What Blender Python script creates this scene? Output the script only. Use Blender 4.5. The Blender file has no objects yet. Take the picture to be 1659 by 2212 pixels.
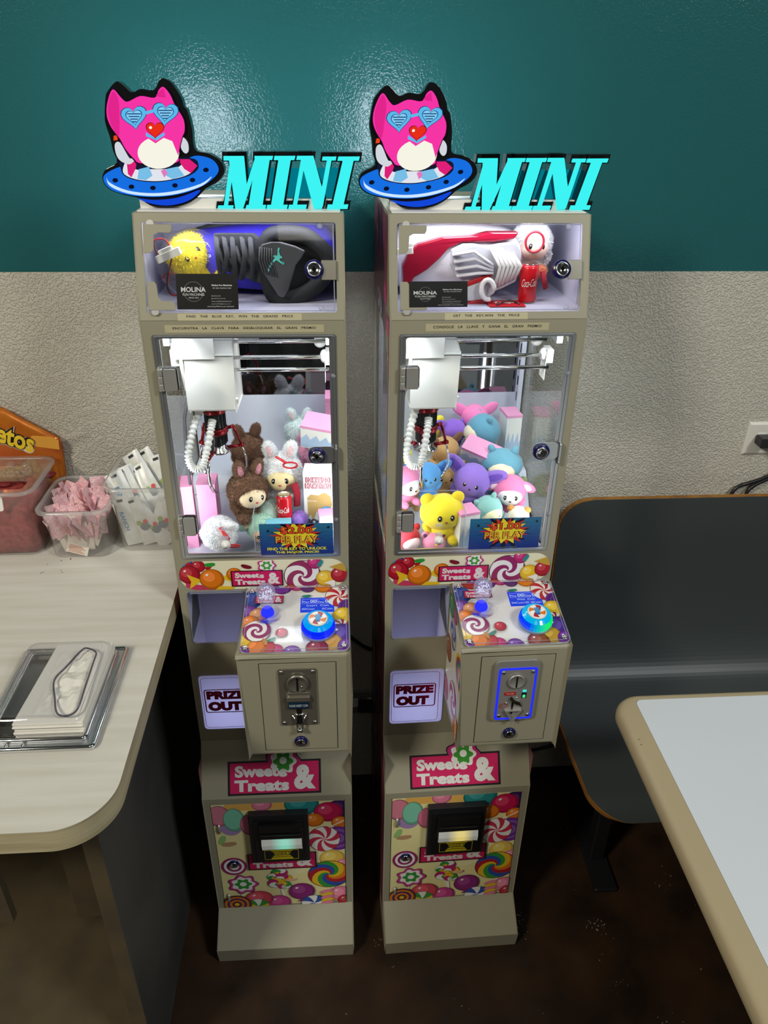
import bpy, math, random
from math import sin, cos, pi, radians as rad, sqrt
from mathutils import Vector, Matrix, Euler, geometry, noise
V = Vector
random.seed(7)
SC = bpy.context.scene
COL = SC.collection

# ------------------------------------------------------------------ camera
cam_d = bpy.data.cameras.new('camera'); cam = bpy.data.objects.new('camera', cam_d); COL.objects.link(cam)
cam_d.sensor_fit = 'HORIZONTAL'; cam_d.sensor_width = 36; cam_d.lens = 36*1635.18/1659; cam_d.clip_start = .02
CYAW, CPITCH, CROLL = .0724, .5143, .0146
_f = V((sin(CYAW)*cos(CPITCH), cos(CYAW)*cos(CPITCH), -sin(CPITCH)))
_r0 = V((cos(CYAW), -sin(CYAW), 0)); _u0 = _r0.cross(_f)
_r = _r0*cos(CROLL)+_u0*sin(CROLL); _u = _u0*cos(CROLL)-_r0*sin(CROLL)
cam.matrix_world = Matrix(((_r.x,_u.x,-_f.x,-.0336),(_r.y,_u.y,-_f.y,-1.5483),(_r.z,_u.z,-_f.z,1.8759),(0,0,0,1)))
SC.camera = cam

# ------------------------------------------------------------------ world, room lamps, exposure
wd = bpy.data.worlds.new('room_ambient'); SC.world = wd; wd.use_nodes = True
wd.node_tree.nodes['Background'].inputs[0].default_value = (.80,.86,.82,1)
wd.node_tree.nodes['Background'].inputs[1].default_value = .035
def lamp(name, loc, target, size, power, col=(1,1,1), size_y=None, parent=None, spread=None):
    d = bpy.data.lights.new(name,'AREA'); d.energy = power; d.color = col; d.size = size
    if size_y: d.shape = 'RECTANGLE'; d.size_y = size_y
    if spread: d.spread = spread
    o = bpy.data.objects.new(name,d); COL.objects.link(o); o.location = loc
    o.rotation_euler = (V(target)-V(loc)).to_track_quat('-Z','Y').to_euler()
    if parent: o.parent = parent
    return o
lamp('ceiling_lamp_warm', (-2.3,-2.7,3.6), (-.3,-.4,.8), .6, 84, (1,.94,.79))
lamp('ceiling_lamp_cool', (2.1,-2.5,3.6), (.6,-.7,.8), .7, 62, (.94,.98,.97))
lamp('ceiling_lamp_far', (.1,-2.7,3.4), (.1,-.3,.4), .9, 7, (1,.96,.84))
vs = SC.view_settings
vs.view_transform = 'Standard'; vs.look = 'None'; vs.gamma = 1; vs.use_curve_mapping = False; vs.exposure = 0.0
SC.cycles.max_bounces = 10; SC.cycles.transparent_max_bounces = 24; SC.cycles.caustics_reflective = False; SC.cycles.caustics_refractive = False
SC.cycles.use_denoising = True; SC.cycles.sample_clamp_indirect = 4

# ------------------------------------------------------------------ helpers
def lin(c): return c/12.92 if c <= .04045 else ((c+.055)/1.055)**2.4
def C(r,g,b): return (lin(r/255),lin(g/255),lin(b/255),1)
class Fr:
    def __init__(s,o,ex,ey): s.o=V(o); s.ex=V(ex).normalized(); s.ey=V(ey).normalized(); s.n=s.ex.cross(s.ey)
    def p(s,u,v,w=0): return s.o+s.ex*u+s.ey*v+s.n*w
    def at(s,u,v,w=0,ang=0):
        a=s.ex*cos(ang)+s.ey*sin(ang); b=s.ey*cos(ang)-s.ex*sin(ang); return Fr(s.p(u,v,w),a,b)
XZ = lambda o=(0,0,0): Fr(o,(1,0,0),(0,0,1))        # faces -y
XY = lambda o=(0,0,0): Fr(o,(1,0,0),(0,1,0))        # faces +z
def rect(x0,y0,x1,y1): return [(x0,y0),(x1,y0),(x1,y1),(x0,y1)]
def rrect(x0,y0,x1,y1,r,n=5):
    out=[]
    for cx,cy,a in ((x1-r,y1-r,0),(x0+r,y1-r,90),(x0+r,y0+r,180),(x1-r,y0+r,270)):
        for i in range(n+1):
            t=rad(a+90*i/n); out.append((cx+r*cos(t),cy+r*sin(t)))
    return out
def circ(cx,cy,r,n=20,ry=None,ang=0):
    ry=ry or r; ca,sa=cos(ang),sin(ang)
    return [(cx+r*cos(t)*ca-ry*sin(t)*sa, cy+r*cos(t)*sa+ry*sin(t)*ca) for t in (2*pi*i/n for i in range(n))]
def heart(cx,cy,s,n=24,ang=0):
    out=[]
    for i in range(n):
        t=2*pi*i/n; x=16*sin(t)**3/17; y=(13*cos(t)-5*cos(2*t)-2*cos(3*t)-cos(4*t))/17
        out.append((cx+s*(x*cos(ang)-y*sin(ang)), cy+s*(x*sin(ang)+y*cos(ang))))
    return out[::-1]
def star(cx,cy,r1,r2,n,a0=0,jit=None):
    out=[]
    for i in range(2*n):
        r=(r1 if i%2==0 else r2)*(jit[i%len(jit)] if jit and i%2==0 else 1); t=a0+pi*i/n
        out.append((cx+r*cos(t),cy+r*sin(t)))
    return out
def smooth(p,n=4):
    q=[]; m=len(p)
    for i in range(m):
        p0,p1,p2,p3=[V((*p[(i+k)%m],0)) for k in (-1,0,1,2)]
        for j in range(n): s=j/n; r=.5*((2*p1)+(p2-p0)*s+(2*p0-5*p1+4*p2-p3)*s*s+(3*p1-p0-3*p2+p3)*s**3); q.append((r.x,r.y))
    return q
def flower(cx,cy,r,k=7,amp=.14,n=56,sq=1): return [(cx+r*(1+amp*cos(k*t))*cos(t),cy+sq*r*(1+amp*cos(k*t))*sin(t)) for t in (2*pi*i/n for i in range(n))]
def clip_convex(sub,clip):
    out=list(sub); m=len(clip)
    ar=sum(clip[i][0]*clip[(i+1)%m][1]-clip[(i+1)%m][0]*clip[i][1] for i in range(m))
    if ar<0: clip=clip[::-1]
    for i in range(m):
        a,b=clip[i],clip[(i+1)%m]; inp=out; out=[]
        if not inp: return []
        f=lambda p:(b[0]-a[0])*(p[1]-a[1])-(b[1]-a[1])*(p[0]-a[0])
        for j in range(len(inp)):
            p,q=inp[j-1],inp[j]; fp,fq=f(p),f(q)
            if (fp<0)!=(fq<0):
                t=fp/(fp-fq); out.append((p[0]+t*(q[0]-p[0]),p[1]+t*(q[1]-p[1])))
            if fq>=0: out.append(q)
    return out
def tess(polys):
    vs_=[[V((p[0],p[1],0)) for p in pl] for pl in polys]
    return geometry.tessellate_polygon(vs_)
_txt={}
def text2d(s,bold=0,shear=0,space=1):
    k=(s,bold,shear,space)
    if k not in _txt:
        cu=bpy.data.curves.new('t','FONT'); cu.body=s; cu.size=1; cu.offset=bold; cu.shear=shear; cu.space_character=space
        cu.resolution_u=3; cu.fill_mode='BOTH'
        ob=bpy.data.objects.new('t',cu); me=bpy.data.meshes.new_from_object(ob)
        pts=[(v.co.x,v.co.y) for v in me.vertices]; fs=[tuple(p.vertices) for p in me.polygons]
        bpy.data.objects.remove(ob); bpy.data.curves.remove(cu); bpy.data.meshes.remove(me)
        xs=[p[0] for p in pts] or [0,1]; ys=[p[1] for p in pts] or [0,1]
        _txt[k]=(pts,fs,min(xs),max(xs),min(ys),max(ys))
    return _txt[k]
WHITE=(1,1,1,1)
class MB:
    def __init__(s): s.v=[]; s.f=[]; s.c=[]; s.s=[]
    def add(s,vs_,fs,col=WHITE,smooth=False):
        b=len(s.v); s.v+=[tuple(p) for p in vs_]
        for f in fs: s.f.append([b+i for i in f]); s.c.append(col); s.s.append(smooth)
        return s
    def poly(s,fr,pts,w=0,col=WHITE,grad=None):
        if len(pts)<3: return s
        return s.add([fr.p(x,y,w) for x,y in pts],[f for f in tess([pts])],col)
    def prism(s,fr,outer,w0,w1,holes=(),col=WHITE,smooth=False):
        pl=[list(outer)]+[list(h) for h in holes]; flat=[p for q in pl for p in q]; n=len(flat)
        t=tess(pl)
        vs_=[fr.p(x,y,w1) for x,y in flat]+[fr.p(x,y,w0) for x,y in flat]
        s.add(vs_,[],col); b=len(s.v)-2*n
        fs=[tuple(f) for f in t]
        # orient the caps
        for f in fs:
            a,b_,c_=[V(s.v[b+i]) for i in f]
            up=(b_-a).cross(c_-a).dot(fr.n)*(1 if w1>=w0 else -1)>0
            g=f if up else f[::-1]
            s.f.append([b+i for i in g]); s.c.append(col); s.s.append(False)
            s.f.append([b+n+i for i in g[::-1]]); s.c.append(col); s.s.append(False)
        k=0
        for qi,q in enumerate(pl):
            m=len(q); ar=sum(q[i][0]*q[(i+1)%m][1]-q[(i+1)%m][0]*q[i][1] for i in range(m))
            ccw=(ar>0)!=(qi>0)
            if w1<w0: ccw=not ccw
            for i in range(m):
                i0,i1=k+i,k+(i+1)%m
                f=[b+i0,b+n+i0,b+n+i1,b+i1]
                if ccw: f=[b+n+i0,b+n+i1,b+i1,b+i0]
                s.f.append(f); s.c.append(col); s.s.append(smooth)
            k+=m
        return s
    def box(s,x0,x1,y0,y1,z0,z1,col=WHITE): return s.prism(XY((0,0,0)),rect(x0,y0,x1,y1),z0,z1,col=col)
    def fbox(s,fr,u0,u1,v0,v1,w0,w1,col=WHITE): return s.prism(fr,rect(u0,v0,u1,v1),w0,w1,col=col)
    def lathe(s,fr,prof,n=20,col=WHITE,smooth=True):
        vs_=[];fs=[]; m=len(prof)
        for r,w in prof:
            for i in range(n):
                t=2*pi*i/n; vs_.append(fr.p(r*cos(t),r*sin(t),w))
        for j in range(m-1):
            for i in range(n):
                k=(i+1)%n; fs.append((j*n+i,j*n+k,(j+1)*n+k,(j+1)*n+i))
        if prof[0][0]>1e-6: fs.append(tuple(range(n))[::-1])
        if prof[-1][0]>1e-6: fs.append(tuple((m-1)*n+i for i in range(n)))
        return s.add(vs_,fs,col,smooth)
    def tube(s,path,r,n=8,closed=False,col=WHITE,flat=None):
        P=[V(p) for p in path]; m=len(P); vs_=[];fs=[]
        up=V((0,0,1))
        nrm=None
        for i in range(m):
            if closed: d=P[(i+1)%m]-P[i-1]
            else: d=P[min(i+1,m-1)]-P[max(i-1,0)]
            d.normalize()
            if nrm is None:
                nrm=d.cross(up)
                if nrm.length<.05: nrm=d.cross(V((1,0,0)))
            nrm=(nrm-d*nrm.dot(d)).normalized(); bi=d.cross(nrm)
            rr=r[i] if isinstance(r,(list,tuple)) else r
            for k in range(n):
                t=2*pi*k/n; vs_.append(P[i]+nrm*rr*cos(t)+bi*rr*(flat or 1)*sin(t))
        for i in range(m if closed else m-1):
            for k in range(n):
                a=i*n+k; b=i*n+(k+1)%n; c=((i+1)%m)*n+(k+1)%n; d=((i+1)%m)*n+k
                fs.append((a,b,c,d))
        if not closed: fs+= [tuple(range(n))[::-1], tuple((m-1)*n+k for k in range(n))]
        return s.add(vs_,fs,col,True)
    def ell(s,c,r,rot=None,nu=16,nv=10,col=WHITE,noi=0,nsc=1,fur=0,flen=0,fcol=None):
        c=V(c); r=V((r,r,r)) if isinstance(r,(int,float)) else V(r); R=(rot.to_matrix() if isinstance(rot,Euler) else rot) or Matrix.Identity(3)
        vs_=[];fs=[]
        def pt(t,p):
            d=V((cos(t)*cos(p),sin(t)*cos(p),sin(p)))
            k=1+(noi*noise.noise((d+c*37)*nsc*2) if noi else 0)
            return d,c+R@V((d.x*r.x*k,d.y*r.y*k,d.z*r.z*k))
        for j in range(1,nv):
            for i in range(nu): vs_.append(pt(2*pi*i/nu,-pi/2+pi*j/nv)[1])
        vs_.append(pt(0,-pi/2)[1]); vs_.append(pt(0,pi/2)[1]); S=len(vs_)-2
        for j in range(nv-2):
            for i in range(nu):
                k=(i+1)%nu; fs.append((j*nu+i,j*nu+k,(j+1)*nu+k,(j+1)*nu+i))
        for i in range(nu):
            k=(i+1)%nu; fs.append((S,k,i)); fs.append((S+1,(nv-2)*nu+i,(nv-2)*nu+k))
        s.add(vs_,fs,col,True)
        if fur:
            fv=[];ff=[]
            for _ in range(fur):
                d,p=pt(random.uniform(0,2*pi),math.asin(random.uniform(-1,1)))
                n=(R@V((d.x/r.x,d.y/r.y,d.z/r.z))).normalized()
                n=(n+V((random.gauss(0,.35),random.gauss(0,.35),random.gauss(-.2,.35)))).normalized()
                a=n.orthogonal(); a.rotate(Matrix.Rotation(random.uniform(0,6.28),3,n)); a.normalize()
                L=flen*random.uniform(.6,1.2); k=len(fv)
                fv+= [p-a*L*.11-n*L*.2,p+a*L*.11-n*L*.2,p+n*L]; ff.append((k,k+1,k+2))
            s.add(fv,ff,fcol or col,True)
        return s
    def loft(s,rings,col=WHITE,cap=True,smooth=True):
        n=len(rings[0]); vs_=[p for r in rings for p in r]; fs=[]
        for j in range(len(rings)-1):
            for i in range(n):
                k=(i+1)%n; fs.append((j*n+i,j*n+k,(j+1)*n+k,(j+1)*n+i))
        if cap: fs+= [tuple(range(n))[::-1], tuple((len(rings)-1)*n+i for i in range(n))]
        return s.add(vs_,fs,col,smooth)
    def text(s,fr,t,u,v,w,width=None,height=None,col=WHITE,bold=0,shear=0,space=1,align='c',depth=0):
        pts,fs,x0,x1,y0,y1=text2d(t,bold,shear,space)
        sy=height/(y1-y0) if height else width/(x1-x0); sx=width/(x1-x0) if width else sy
        cx={'c':(x0+x1)/2,'l':x0,'r':x1}[align]; cy=(y0+y1)/2
        return s.add([fr.p(u+(x-cx)*sx,v+(y-cy)*sy,w) for x,y in pts],fs,col)
    def build(s,name,mat,parent=None,bevel=0,seg=2,loc=None,label=None):
        me=bpy.data.meshes.new(name); me.from_pydata(s.v,[],s.f)
        me.polygons.foreach_set('use_smooth',s.s)
        if len(set(s.c))>1 or (s.c and s.c[0]!=WHITE):
            at=me.color_attributes.new('Col','FLOAT_COLOR','CORNER'); arr=[]
            for f,c in zip(s.f,s.c): arr+=list(c)*len(f)
            at.data.foreach_set('color',arr)
        me.validate(); me.update()
        for m in (mat if isinstance(mat,(list,tuple)) else [mat]): me.materials.append(m)
        o=bpy.data.objects.new(name,me); COL.objects.link(o); o.parent=parent
        if bevel:
            b=o.modifiers.new('bevel','BEVEL'); b.width=bevel; b.segments=seg; b.limit_method='ANGLE'; b.angle_limit=rad(40); b.harden_normals=False
        if loc is not None: o.location=loc
        if label: o['label']=label
        return o
def tag(o,label,cat=None,group=None,kind=None):
    if label: o['label']=label
    if cat: o['category']=cat
    if group: o['group']=group
    if kind: o['kind']=kind
    return o
def empty(name,loc,rot=(0,0,0),label=None,cat=None,group=None,parent=None):
    o=bpy.data.objects.new(name,None); COL.objects.link(o); o.location=loc; o.rotation_euler=rot; o.empty_display_size=.02
    o.parent=parent
    return tag(o,label,cat,group)
# ---- print: flat shapes stacked a hair apart on a panel, clipped to its outline
class Print:
    def __init__(s,fr,clip,su=1,sv=1,step=3e-5):
        s.fr=fr; s.clip=clip; s.mb=MB(); s.w=0; s.st=step
    def up(s): s.w+=s.st
    def sh(s,pts,col):
        p=clip_convex(pts,s.clip) if s.clip else pts
        s.up()
        if len(p)>=3: s.mb.poly(s.fr,p,s.w,col)
        return s
    def ball(s,x,y,r,c,ry=None,ang=0,hi=True,line=True):
        ry=ry or r
        if line: s.sh(circ(x,y,r*1.03,28,ry*1.03,ang),tuple(k*.35 for k in c[:3])+(1,))
        s.sh(circ(x,y,r,28,ry,ang),tuple(k*.62 for k in c[:3])+(1,))
        s.sh(circ(x-.06*r,y+.07*ry,r*.88,28,ry*.88,ang),c)
        if hi:
            s.sh(circ(x-.22*r,y+.25*ry,r*.5,20,ry*.5,ang),tuple(min(1,k*1.25+.04) for k in c[:3])+(1,))
            s.sh(circ(x-.38*r,y+.45*ry,r*.13,10,ry*.1,.6),(.95,.93,.9,1))
        return s
    def swirl(s,x,y,r,cols,tw=2.6,ry=None,line=(1,1,1,1),a0=0,core=None):
        k=ry/r if ry else 1; n=len(cols); m=14
        s.sh(circ(x,y,r*1.04,32,r*1.04*k),tuple(c*.3 for c in cols[0][:3])+(1,))
        for i,c in enumerate(cols):
            e=[]; f=[]
            for j in range(m+1):
                q=r*j/m; t=a0+2*pi*i/n+tw*(j/m)**.7; e.append((x+q*cos(t),y+q*k*sin(t)))
                t=a0+2*pi*(i+1)/n+tw*(j/m)**.7; f.append((x+q*cos(t),y+q*k*sin(t)))
            t0=a0+2*pi*i/n+tw; arc=[(x+r*cos(t0+2*pi/n*q/5),y+r*k*sin(t0+2*pi/n*q/5)) for q in range(1,5)]
            s.sh(e+arc+f[:0:-1],c); s.w-=s.st*.8
        s.w+=s.st*n
        return s
    def rings(s,x,y,r,cols,n=6,ry=None):
        k=ry/r if ry else 1
        for i in range(n): s.sh(circ(x,y,r*(1-i/n),26,r*(1-i/n)*k),cols[i%len(cols)])
        return s
    def stick(s,x0,y0,x1,y1,wd,c=(.9,.88,.82,1)):
        d=V((x1-x0,y1-y0)).normalized(); n=V((-d.y,d.x))*wd/2
        return s.sh([(x0+n.x,y0+n.y),(x0-n.x,y0-n.y),(x1-n.x,y1-n.y),(x1+n.x,y1+n.y)],c)
    def bean(s,x,y,r,c,ang=0):
        pts=[]
        for i in range(20):
            t=2*pi*i/20; q=1-.28*max(0,cos(t-pi/2))**2; px=r*1.5*cos(t); py=r*.75*sin(t)*q
            pts.append((x+px*cos(ang)-py*sin(ang),y+px*sin(ang)+py*cos(ang)))
        return s.sh(pts,c)
    def wrap(s,x,y,r,c,c2,ang=0):
        for sg in (1,-1):
            a=ang+(0 if sg>0 else pi); d=V((cos(a),sin(a))); n=V((-d.y,d.x))
            q=[V((x,y))+d*r*.8, V((x,y))+d*r*2+n*r*.75, V((x,y))+d*r*1.75, V((x,y))+d*r*2-n*r*.75]
            s.sh([(p.x,p.y) for p in q],c2)
        return s.ball(x,y,r,c)
    def pin(s,x,y,r,c1,c2,ry=None): return s.swirl(x,y,r,[c1,c2]*6,tw=1.1,ry=ry)
    def text(s,t,u,v,**k): s.up(); s.mb.text(s.fr,t,u,v,s.w,**k); return s
    def logo(s,x,y,wd,full=True):
        h=wd*.37
        P_=[(-.5,-.5),(.5,-.44),(.5,.36),(-.5,.5)]
        bl=(.012,.008,.012,1); pk=C(205,28,92)
        if full: s.sh(flower(x+wd*.1,y+h*.42,wd*.2,7,.1,42),bl)
        s.sh(rect(x-wd*.53,y-h*.55,x+wd*.53,y+h*.5),bl); 
        if full: s.sh(flower(x+wd*.1,y+h*.42,wd*.185,7,.1,42),C(190,40,120)); 
        s.sh(rect(x-wd*.505,y-h*.49,x+wd*.505,y+h*.44),pk)
        if full:
            s.sh(flower(x+wd*.1,y+h*.45,wd*.14,7,.12,42),C(240,235,230)); s.sh(flower(x+wd*.1,y+h*.45,wd*.1,6,.2,42),C(60,150,45))
            s.sh(circ(x+wd*.1,y+h*.48,wd*.042,16),C(240,240,235))
        wt=C(228,224,220)
        s.text('Sweet',x-wd*.2,y+h*.18,width=wd*.5,height=h*.36,col=wt,bold=.05)
        s.text('Treats',x-wd*.145,y-h*.26,width=wd*.62,height=h*.36,col=wt,bold=.05)
        s.text('s',x+wd*.1,y+h*.1,width=wd*.09,height=h*.24,col=wt,bold=.035)
        s.text('&',x+wd*.345,y-h*.04,width=wd*.25,height=h*.76,col=wt,bold=.05)
        return s
    def build(s,name,mat,parent,label=None): return s.mb.build(name,mat,parent,label=label)

# ------------------------------------------------------------------ materials
def newmat(name):
    m=bpy.data.materials.new(name); m.use_nodes=True; nt=m.node_tree; nt.nodes.clear()
    out=nt.nodes.new('ShaderNodeOutputMaterial'); return m,nt,out
def N(nt,t,**kw):
    n=nt.nodes.new(t)
    for k,v in kw.items():
        if k.startswith('i_'):
            key=k[2:]; key=int(key) if key.isdigit() else key.replace('_',' ')
            n.inputs[key].default_value=v
        else: setattr(n,k,v)
    return n
def pbr(name,col,rough=.5,metal=0,bump=None,var=None,spec=.5,coat=0,trans=0,sheen=0,emit=None):
    """bump=(scale,strength[,detail]); var=(scale,colour2[,stretch xyz])"""
    m,nt,out=newmat(name); b=N(nt,'ShaderNodeBsdfPrincipled'); nt.links.new(b.outputs[0],out.inputs[0])
    b.inputs['Base Color'].default_value=col; b.inputs['Roughness'].default_value=rough; b.inputs['Metallic'].default_value=metal
    b.inputs['Specular IOR Level'].default_value=spec; b.inputs['Coat Weight'].default_value=coat; b.inputs['Coat Roughness'].default_value=.08
    if sheen: b.inputs['Sheen Weight'].default_value=sheen
    if emit: b.inputs['Emission Color'].default_value=emit[0]; b.inputs['Emission Strength'].default_value=emit[1]
    tc=N(nt,'ShaderNodeTexCoord')
    if bump:
        no=N(nt,'ShaderNodeTexNoise'); no.inputs['Scale'].default_value=bump[0]; no.inputs['Detail'].default_value=bump[2] if len(bump)>2 else 2
        bp=N(nt,'ShaderNodeBump'); bp.inputs['Strength'].default_value=bump[1]; bp.inputs['Distance'].default_value=.002
        nt.links.new(tc.outputs['Object'],no.inputs['Vector']); nt.links.new(no.outputs[0],bp.inputs['Height']); nt.links.new(bp.outputs[0],b.inputs['Normal'])
    if var:
        mp=N(nt,'ShaderNodeMapping'); mp.inputs['Scale'].default_value=var[2] if len(var)>2 else (1,1,1)
        no=N(nt,'ShaderNodeTexNoise'); no.inputs['Scale'].default_value=var[0]; no.inputs['Detail'].default_value=5
        rp=N(nt,'ShaderNodeValToRGB'); rp.color_ramp.elements[0].color=col; rp.color_ramp.elements[1].color=var[1]
        rp.color_ramp.elements[0].position=.38; rp.color_ramp.elements[1].position=.66
        nt.links.new(tc.outputs['Object'],mp.inputs[0]); nt.links.new(mp.outputs[0],no.inputs['Vector']); nt.links.new(no.outputs[0],rp.inputs[0]); nt.links.new(rp.outputs[0],b.inputs['Base Color'])
    return m
def glow(name,col,st):
    m,nt,out=newmat(name); e=N(nt,'ShaderNodeEmission'); e.inputs[0].default_value=col; e.inputs[1].default_value=st
    nt.links.new(e.outputs[0],out.inputs[0]); return m
def printed(name,rough=.3,emit=0,mult=1):
    m,nt,out=newmat(name); a=N(nt,'ShaderNodeAttribute',attribute_name='Col')
    if emit:
        e=N(nt,'ShaderNodeEmission'); e.inputs[1].default_value=emit; g=N(nt,'ShaderNodeBsdfGlossy'); g.inputs[1].default_value=.1; g.inputs[0].default_value=(.04,.04,.04,1)
        ad=N(nt,'ShaderNodeAddShader'); nt.links.new(a.outputs[0],e.inputs[0]); nt.links.new(e.outputs[0],ad.inputs[0]); nt.links.new(g.outputs[0],ad.inputs[1]); nt.links.new(ad.outputs[0],out.inputs[0])
    else:
        b=N(nt,'ShaderNodeBsdfPrincipled'); b.inputs['Roughness'].default_value=rough; nt.links.new(a.outputs[0],b.inputs['Base Color']); nt.links.new(b.outputs[0],out.inputs[0])
    return m
def clear(name,tint=(1,1,1,1),body=0,bcol=(.9,.9,.9,1),rough=.03,ior=1.35):
    """thin see-through sheet: transparent, Fresnel gloss and, for cloudy plastic, some body"""
    m,nt,out=newmat(name); t=N(nt,'ShaderNodeBsdfTransparent'); t.inputs[0].default_value=tint
    g=N(nt,'ShaderNodeBsdfGlossy'); g.inputs['Roughness'].default_value=rough
    fr=N(nt,'ShaderNodeFresnel'); ge=N(nt,'ShaderNodeNewGeometry'); mr=N(nt,'ShaderNodeMapRange'); mr.inputs[3].default_value=ior; mr.inputs[4].default_value=1/ior
    nt.links.new(ge.outputs['Backfacing'],mr.inputs[0]); nt.links.new(mr.outputs[0],fr.inputs[0])   # same gloss from either side of the sheet
    mx=N(nt,'ShaderNodeMixShader'); nt.links.new(fr.outputs[0],mx.inputs[0])
    src=t.outputs[0]
    if body:
        d=N(nt,'ShaderNodeBsdfDiffuse'); d.inputs[0].default_value=bcol; tl=N(nt,'ShaderNodeBsdfTranslucent'); tl.inputs[0].default_value=bcol
        m0=N(nt,'ShaderNodeMixShader'); m0.inputs[0].default_value=.5; nt.links.new(d.outputs[0],m0.inputs[1]); nt.links.new(tl.outputs[0],m0.inputs[2])
        m1=N(nt,'ShaderNodeMixShader'); m1.inputs[0].default_value=body; nt.links.new(t.outputs[0],m1.inputs[1]); nt.links.new(m0.outputs[0],m1.inputs[2]); src=m1.outputs[0]
    nt.links.new(src,mx.inputs[1]); nt.links.new(g.outputs[0],mx.inputs[2]); nt.links.new(mx.outputs[0],out.inputs[0])
    return m
def translucent(name,col,rough=.3,mix=.6):
    m,nt,out=newmat(name); b=N(nt,'ShaderNodeBsdfPrincipled'); b.inputs['Base Color'].default_value=col; b.inputs['Roughness'].default_value=rough
    t=N(nt,'ShaderNodeBsdfTranslucent'); t.inputs[0].default_value=col; mx=N(nt,'ShaderNodeMixShader'); mx.inputs[0].default_value=mix
    nt.links.new(b.outputs[0],mx.inputs[1]); nt.links.new(t.outputs[0],mx.inputs[2]); nt.links.new(mx.outputs[0],out.inputs[0]); return m

M={}
M['cab']=pbr('powder_coated_white',C(152,147,126),.42,bump=(900,.06))
M['cabin']=pbr('inner_white',C(200,204,218),.5)
M['alu']=pbr('brushed_aluminium',(.62,.64,.66,1),.32,.9)
M['steel']=pbr('polished_steel',(.72,.72,.72,1),.12,1)
M['hingem']=pbr('satin_nickel',(.50,.49,.46,1),.36,.6)
M['darkmetal']=pbr('dark_chrome',(.30,.28,.23,1),.3,.75)
M['acr']=clear('clear_acrylic')
M['glassd']=clear('door_glass',(.97,.985,.98,1),ior=1.4)
M['black']=pbr('black_plastic',(.012,.012,.014,1),.35)
M['gloss_black']=pbr('gloss_black',(.008,.008,.009,1),.08)
M['blue_ring']=pbr('dark_blue_ring',C(20,22,80),.25)
M['whitepl']=pbr('white_plastic',C(232,230,224),.35)
M['redmetal']=pbr('anodised_red',C(132,20,28),.28,.6)
M['mirror']=pbr('dark_mirror',(.20,.20,.21,1),.03,1)
M['print']=printed('print_gloss',.28); M['printm']=printed('print_matt',.5)
M['frost']=translucent('frosted_acrylic',C(225,225,240),.25,.75)
M['lavender']=pbr('bin_white',C(190,190,210),.55)
M['foam']=pbr('grey_foam',C(70,72,75),.8)
def colmat(name,rgb,rough=.6,**k):
    if name not in M: M[name]=pbr(name,C(*rgb),rough,**k)
    return M[name]

# ------------------------------------------------------------------ the room
WY=.065
def wallmat():
    m,nt,out=newmat('painted_wall'); b=N(nt,'ShaderNodeBsdfPrincipled'); nt.links.new(b.outputs[0],out.inputs[0])
    tc=N(nt,'ShaderNodeTexCoord'); sx=N(nt,'ShaderNodeSeparateXYZ'); nt.links.new(tc.outputs['Object'],sx.inputs[0])
    gt=N(nt,'ShaderNodeMath',operation='GREATER_THAN'); gt.inputs[1].default_value=1.5365; nt.links.new(sx.outputs[2],gt.inputs[0])
    mx=N(nt,'ShaderNodeMix',data_type='RGBA'); nt.links.new(gt.outputs[0],mx.inputs[0]); mx.inputs[6].default_value=C(196,190,176); mx.inputs[7].default_value=C(36,91,93); nt.links.new(mx.outputs[2],b.inputs['Base Color'])
    rr=N(nt,'ShaderNodeMapRange'); rr.inputs[3].default_value=.42; rr.inputs[4].default_value=.13; nt.links.new(gt.outputs[0],rr.inputs[0]); nt.links.new(rr.outputs[0],b.inputs['Roughness'])
    no=N(nt,'ShaderNodeTexNoise'); no.inputs['Scale'].default_value=270; no.inputs['Detail'].default_value=1.5; nt.links.new(tc.outputs['Object'],no.inputs['Vector'])
    rp=N(nt,'ShaderNodeValToRGB'); rp.color_ramp.elements[0].position=.42; rp.color_ramp.elements[1].position=.62; nt.links.new(no.outputs[0],rp.inputs[0])
    bp=N(nt,'ShaderNodeBump'); bs=N(nt,'ShaderNodeMapRange'); bs.inputs[3].default_value=.75; bs.inputs[4].default_value=.16; nt.links.new(gt.outputs[0],bs.inputs[0]); nt.links.new(bs.outputs[0],bp.inputs['Strength']); bp.inputs['Distance'].default_value=.0024; nt.links.new(rp.outputs[0],bp.inputs['Height']); nt.links.new(bp.outputs[0],b.inputs['Normal'])
    return m
wb=MB().box(-2.6,2.6,WY,WY+.1,0,2.9).build('wall_back',wallmat()); tag(wb,'textured wall painted teal above and off-white below','wall',kind='structure')
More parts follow.
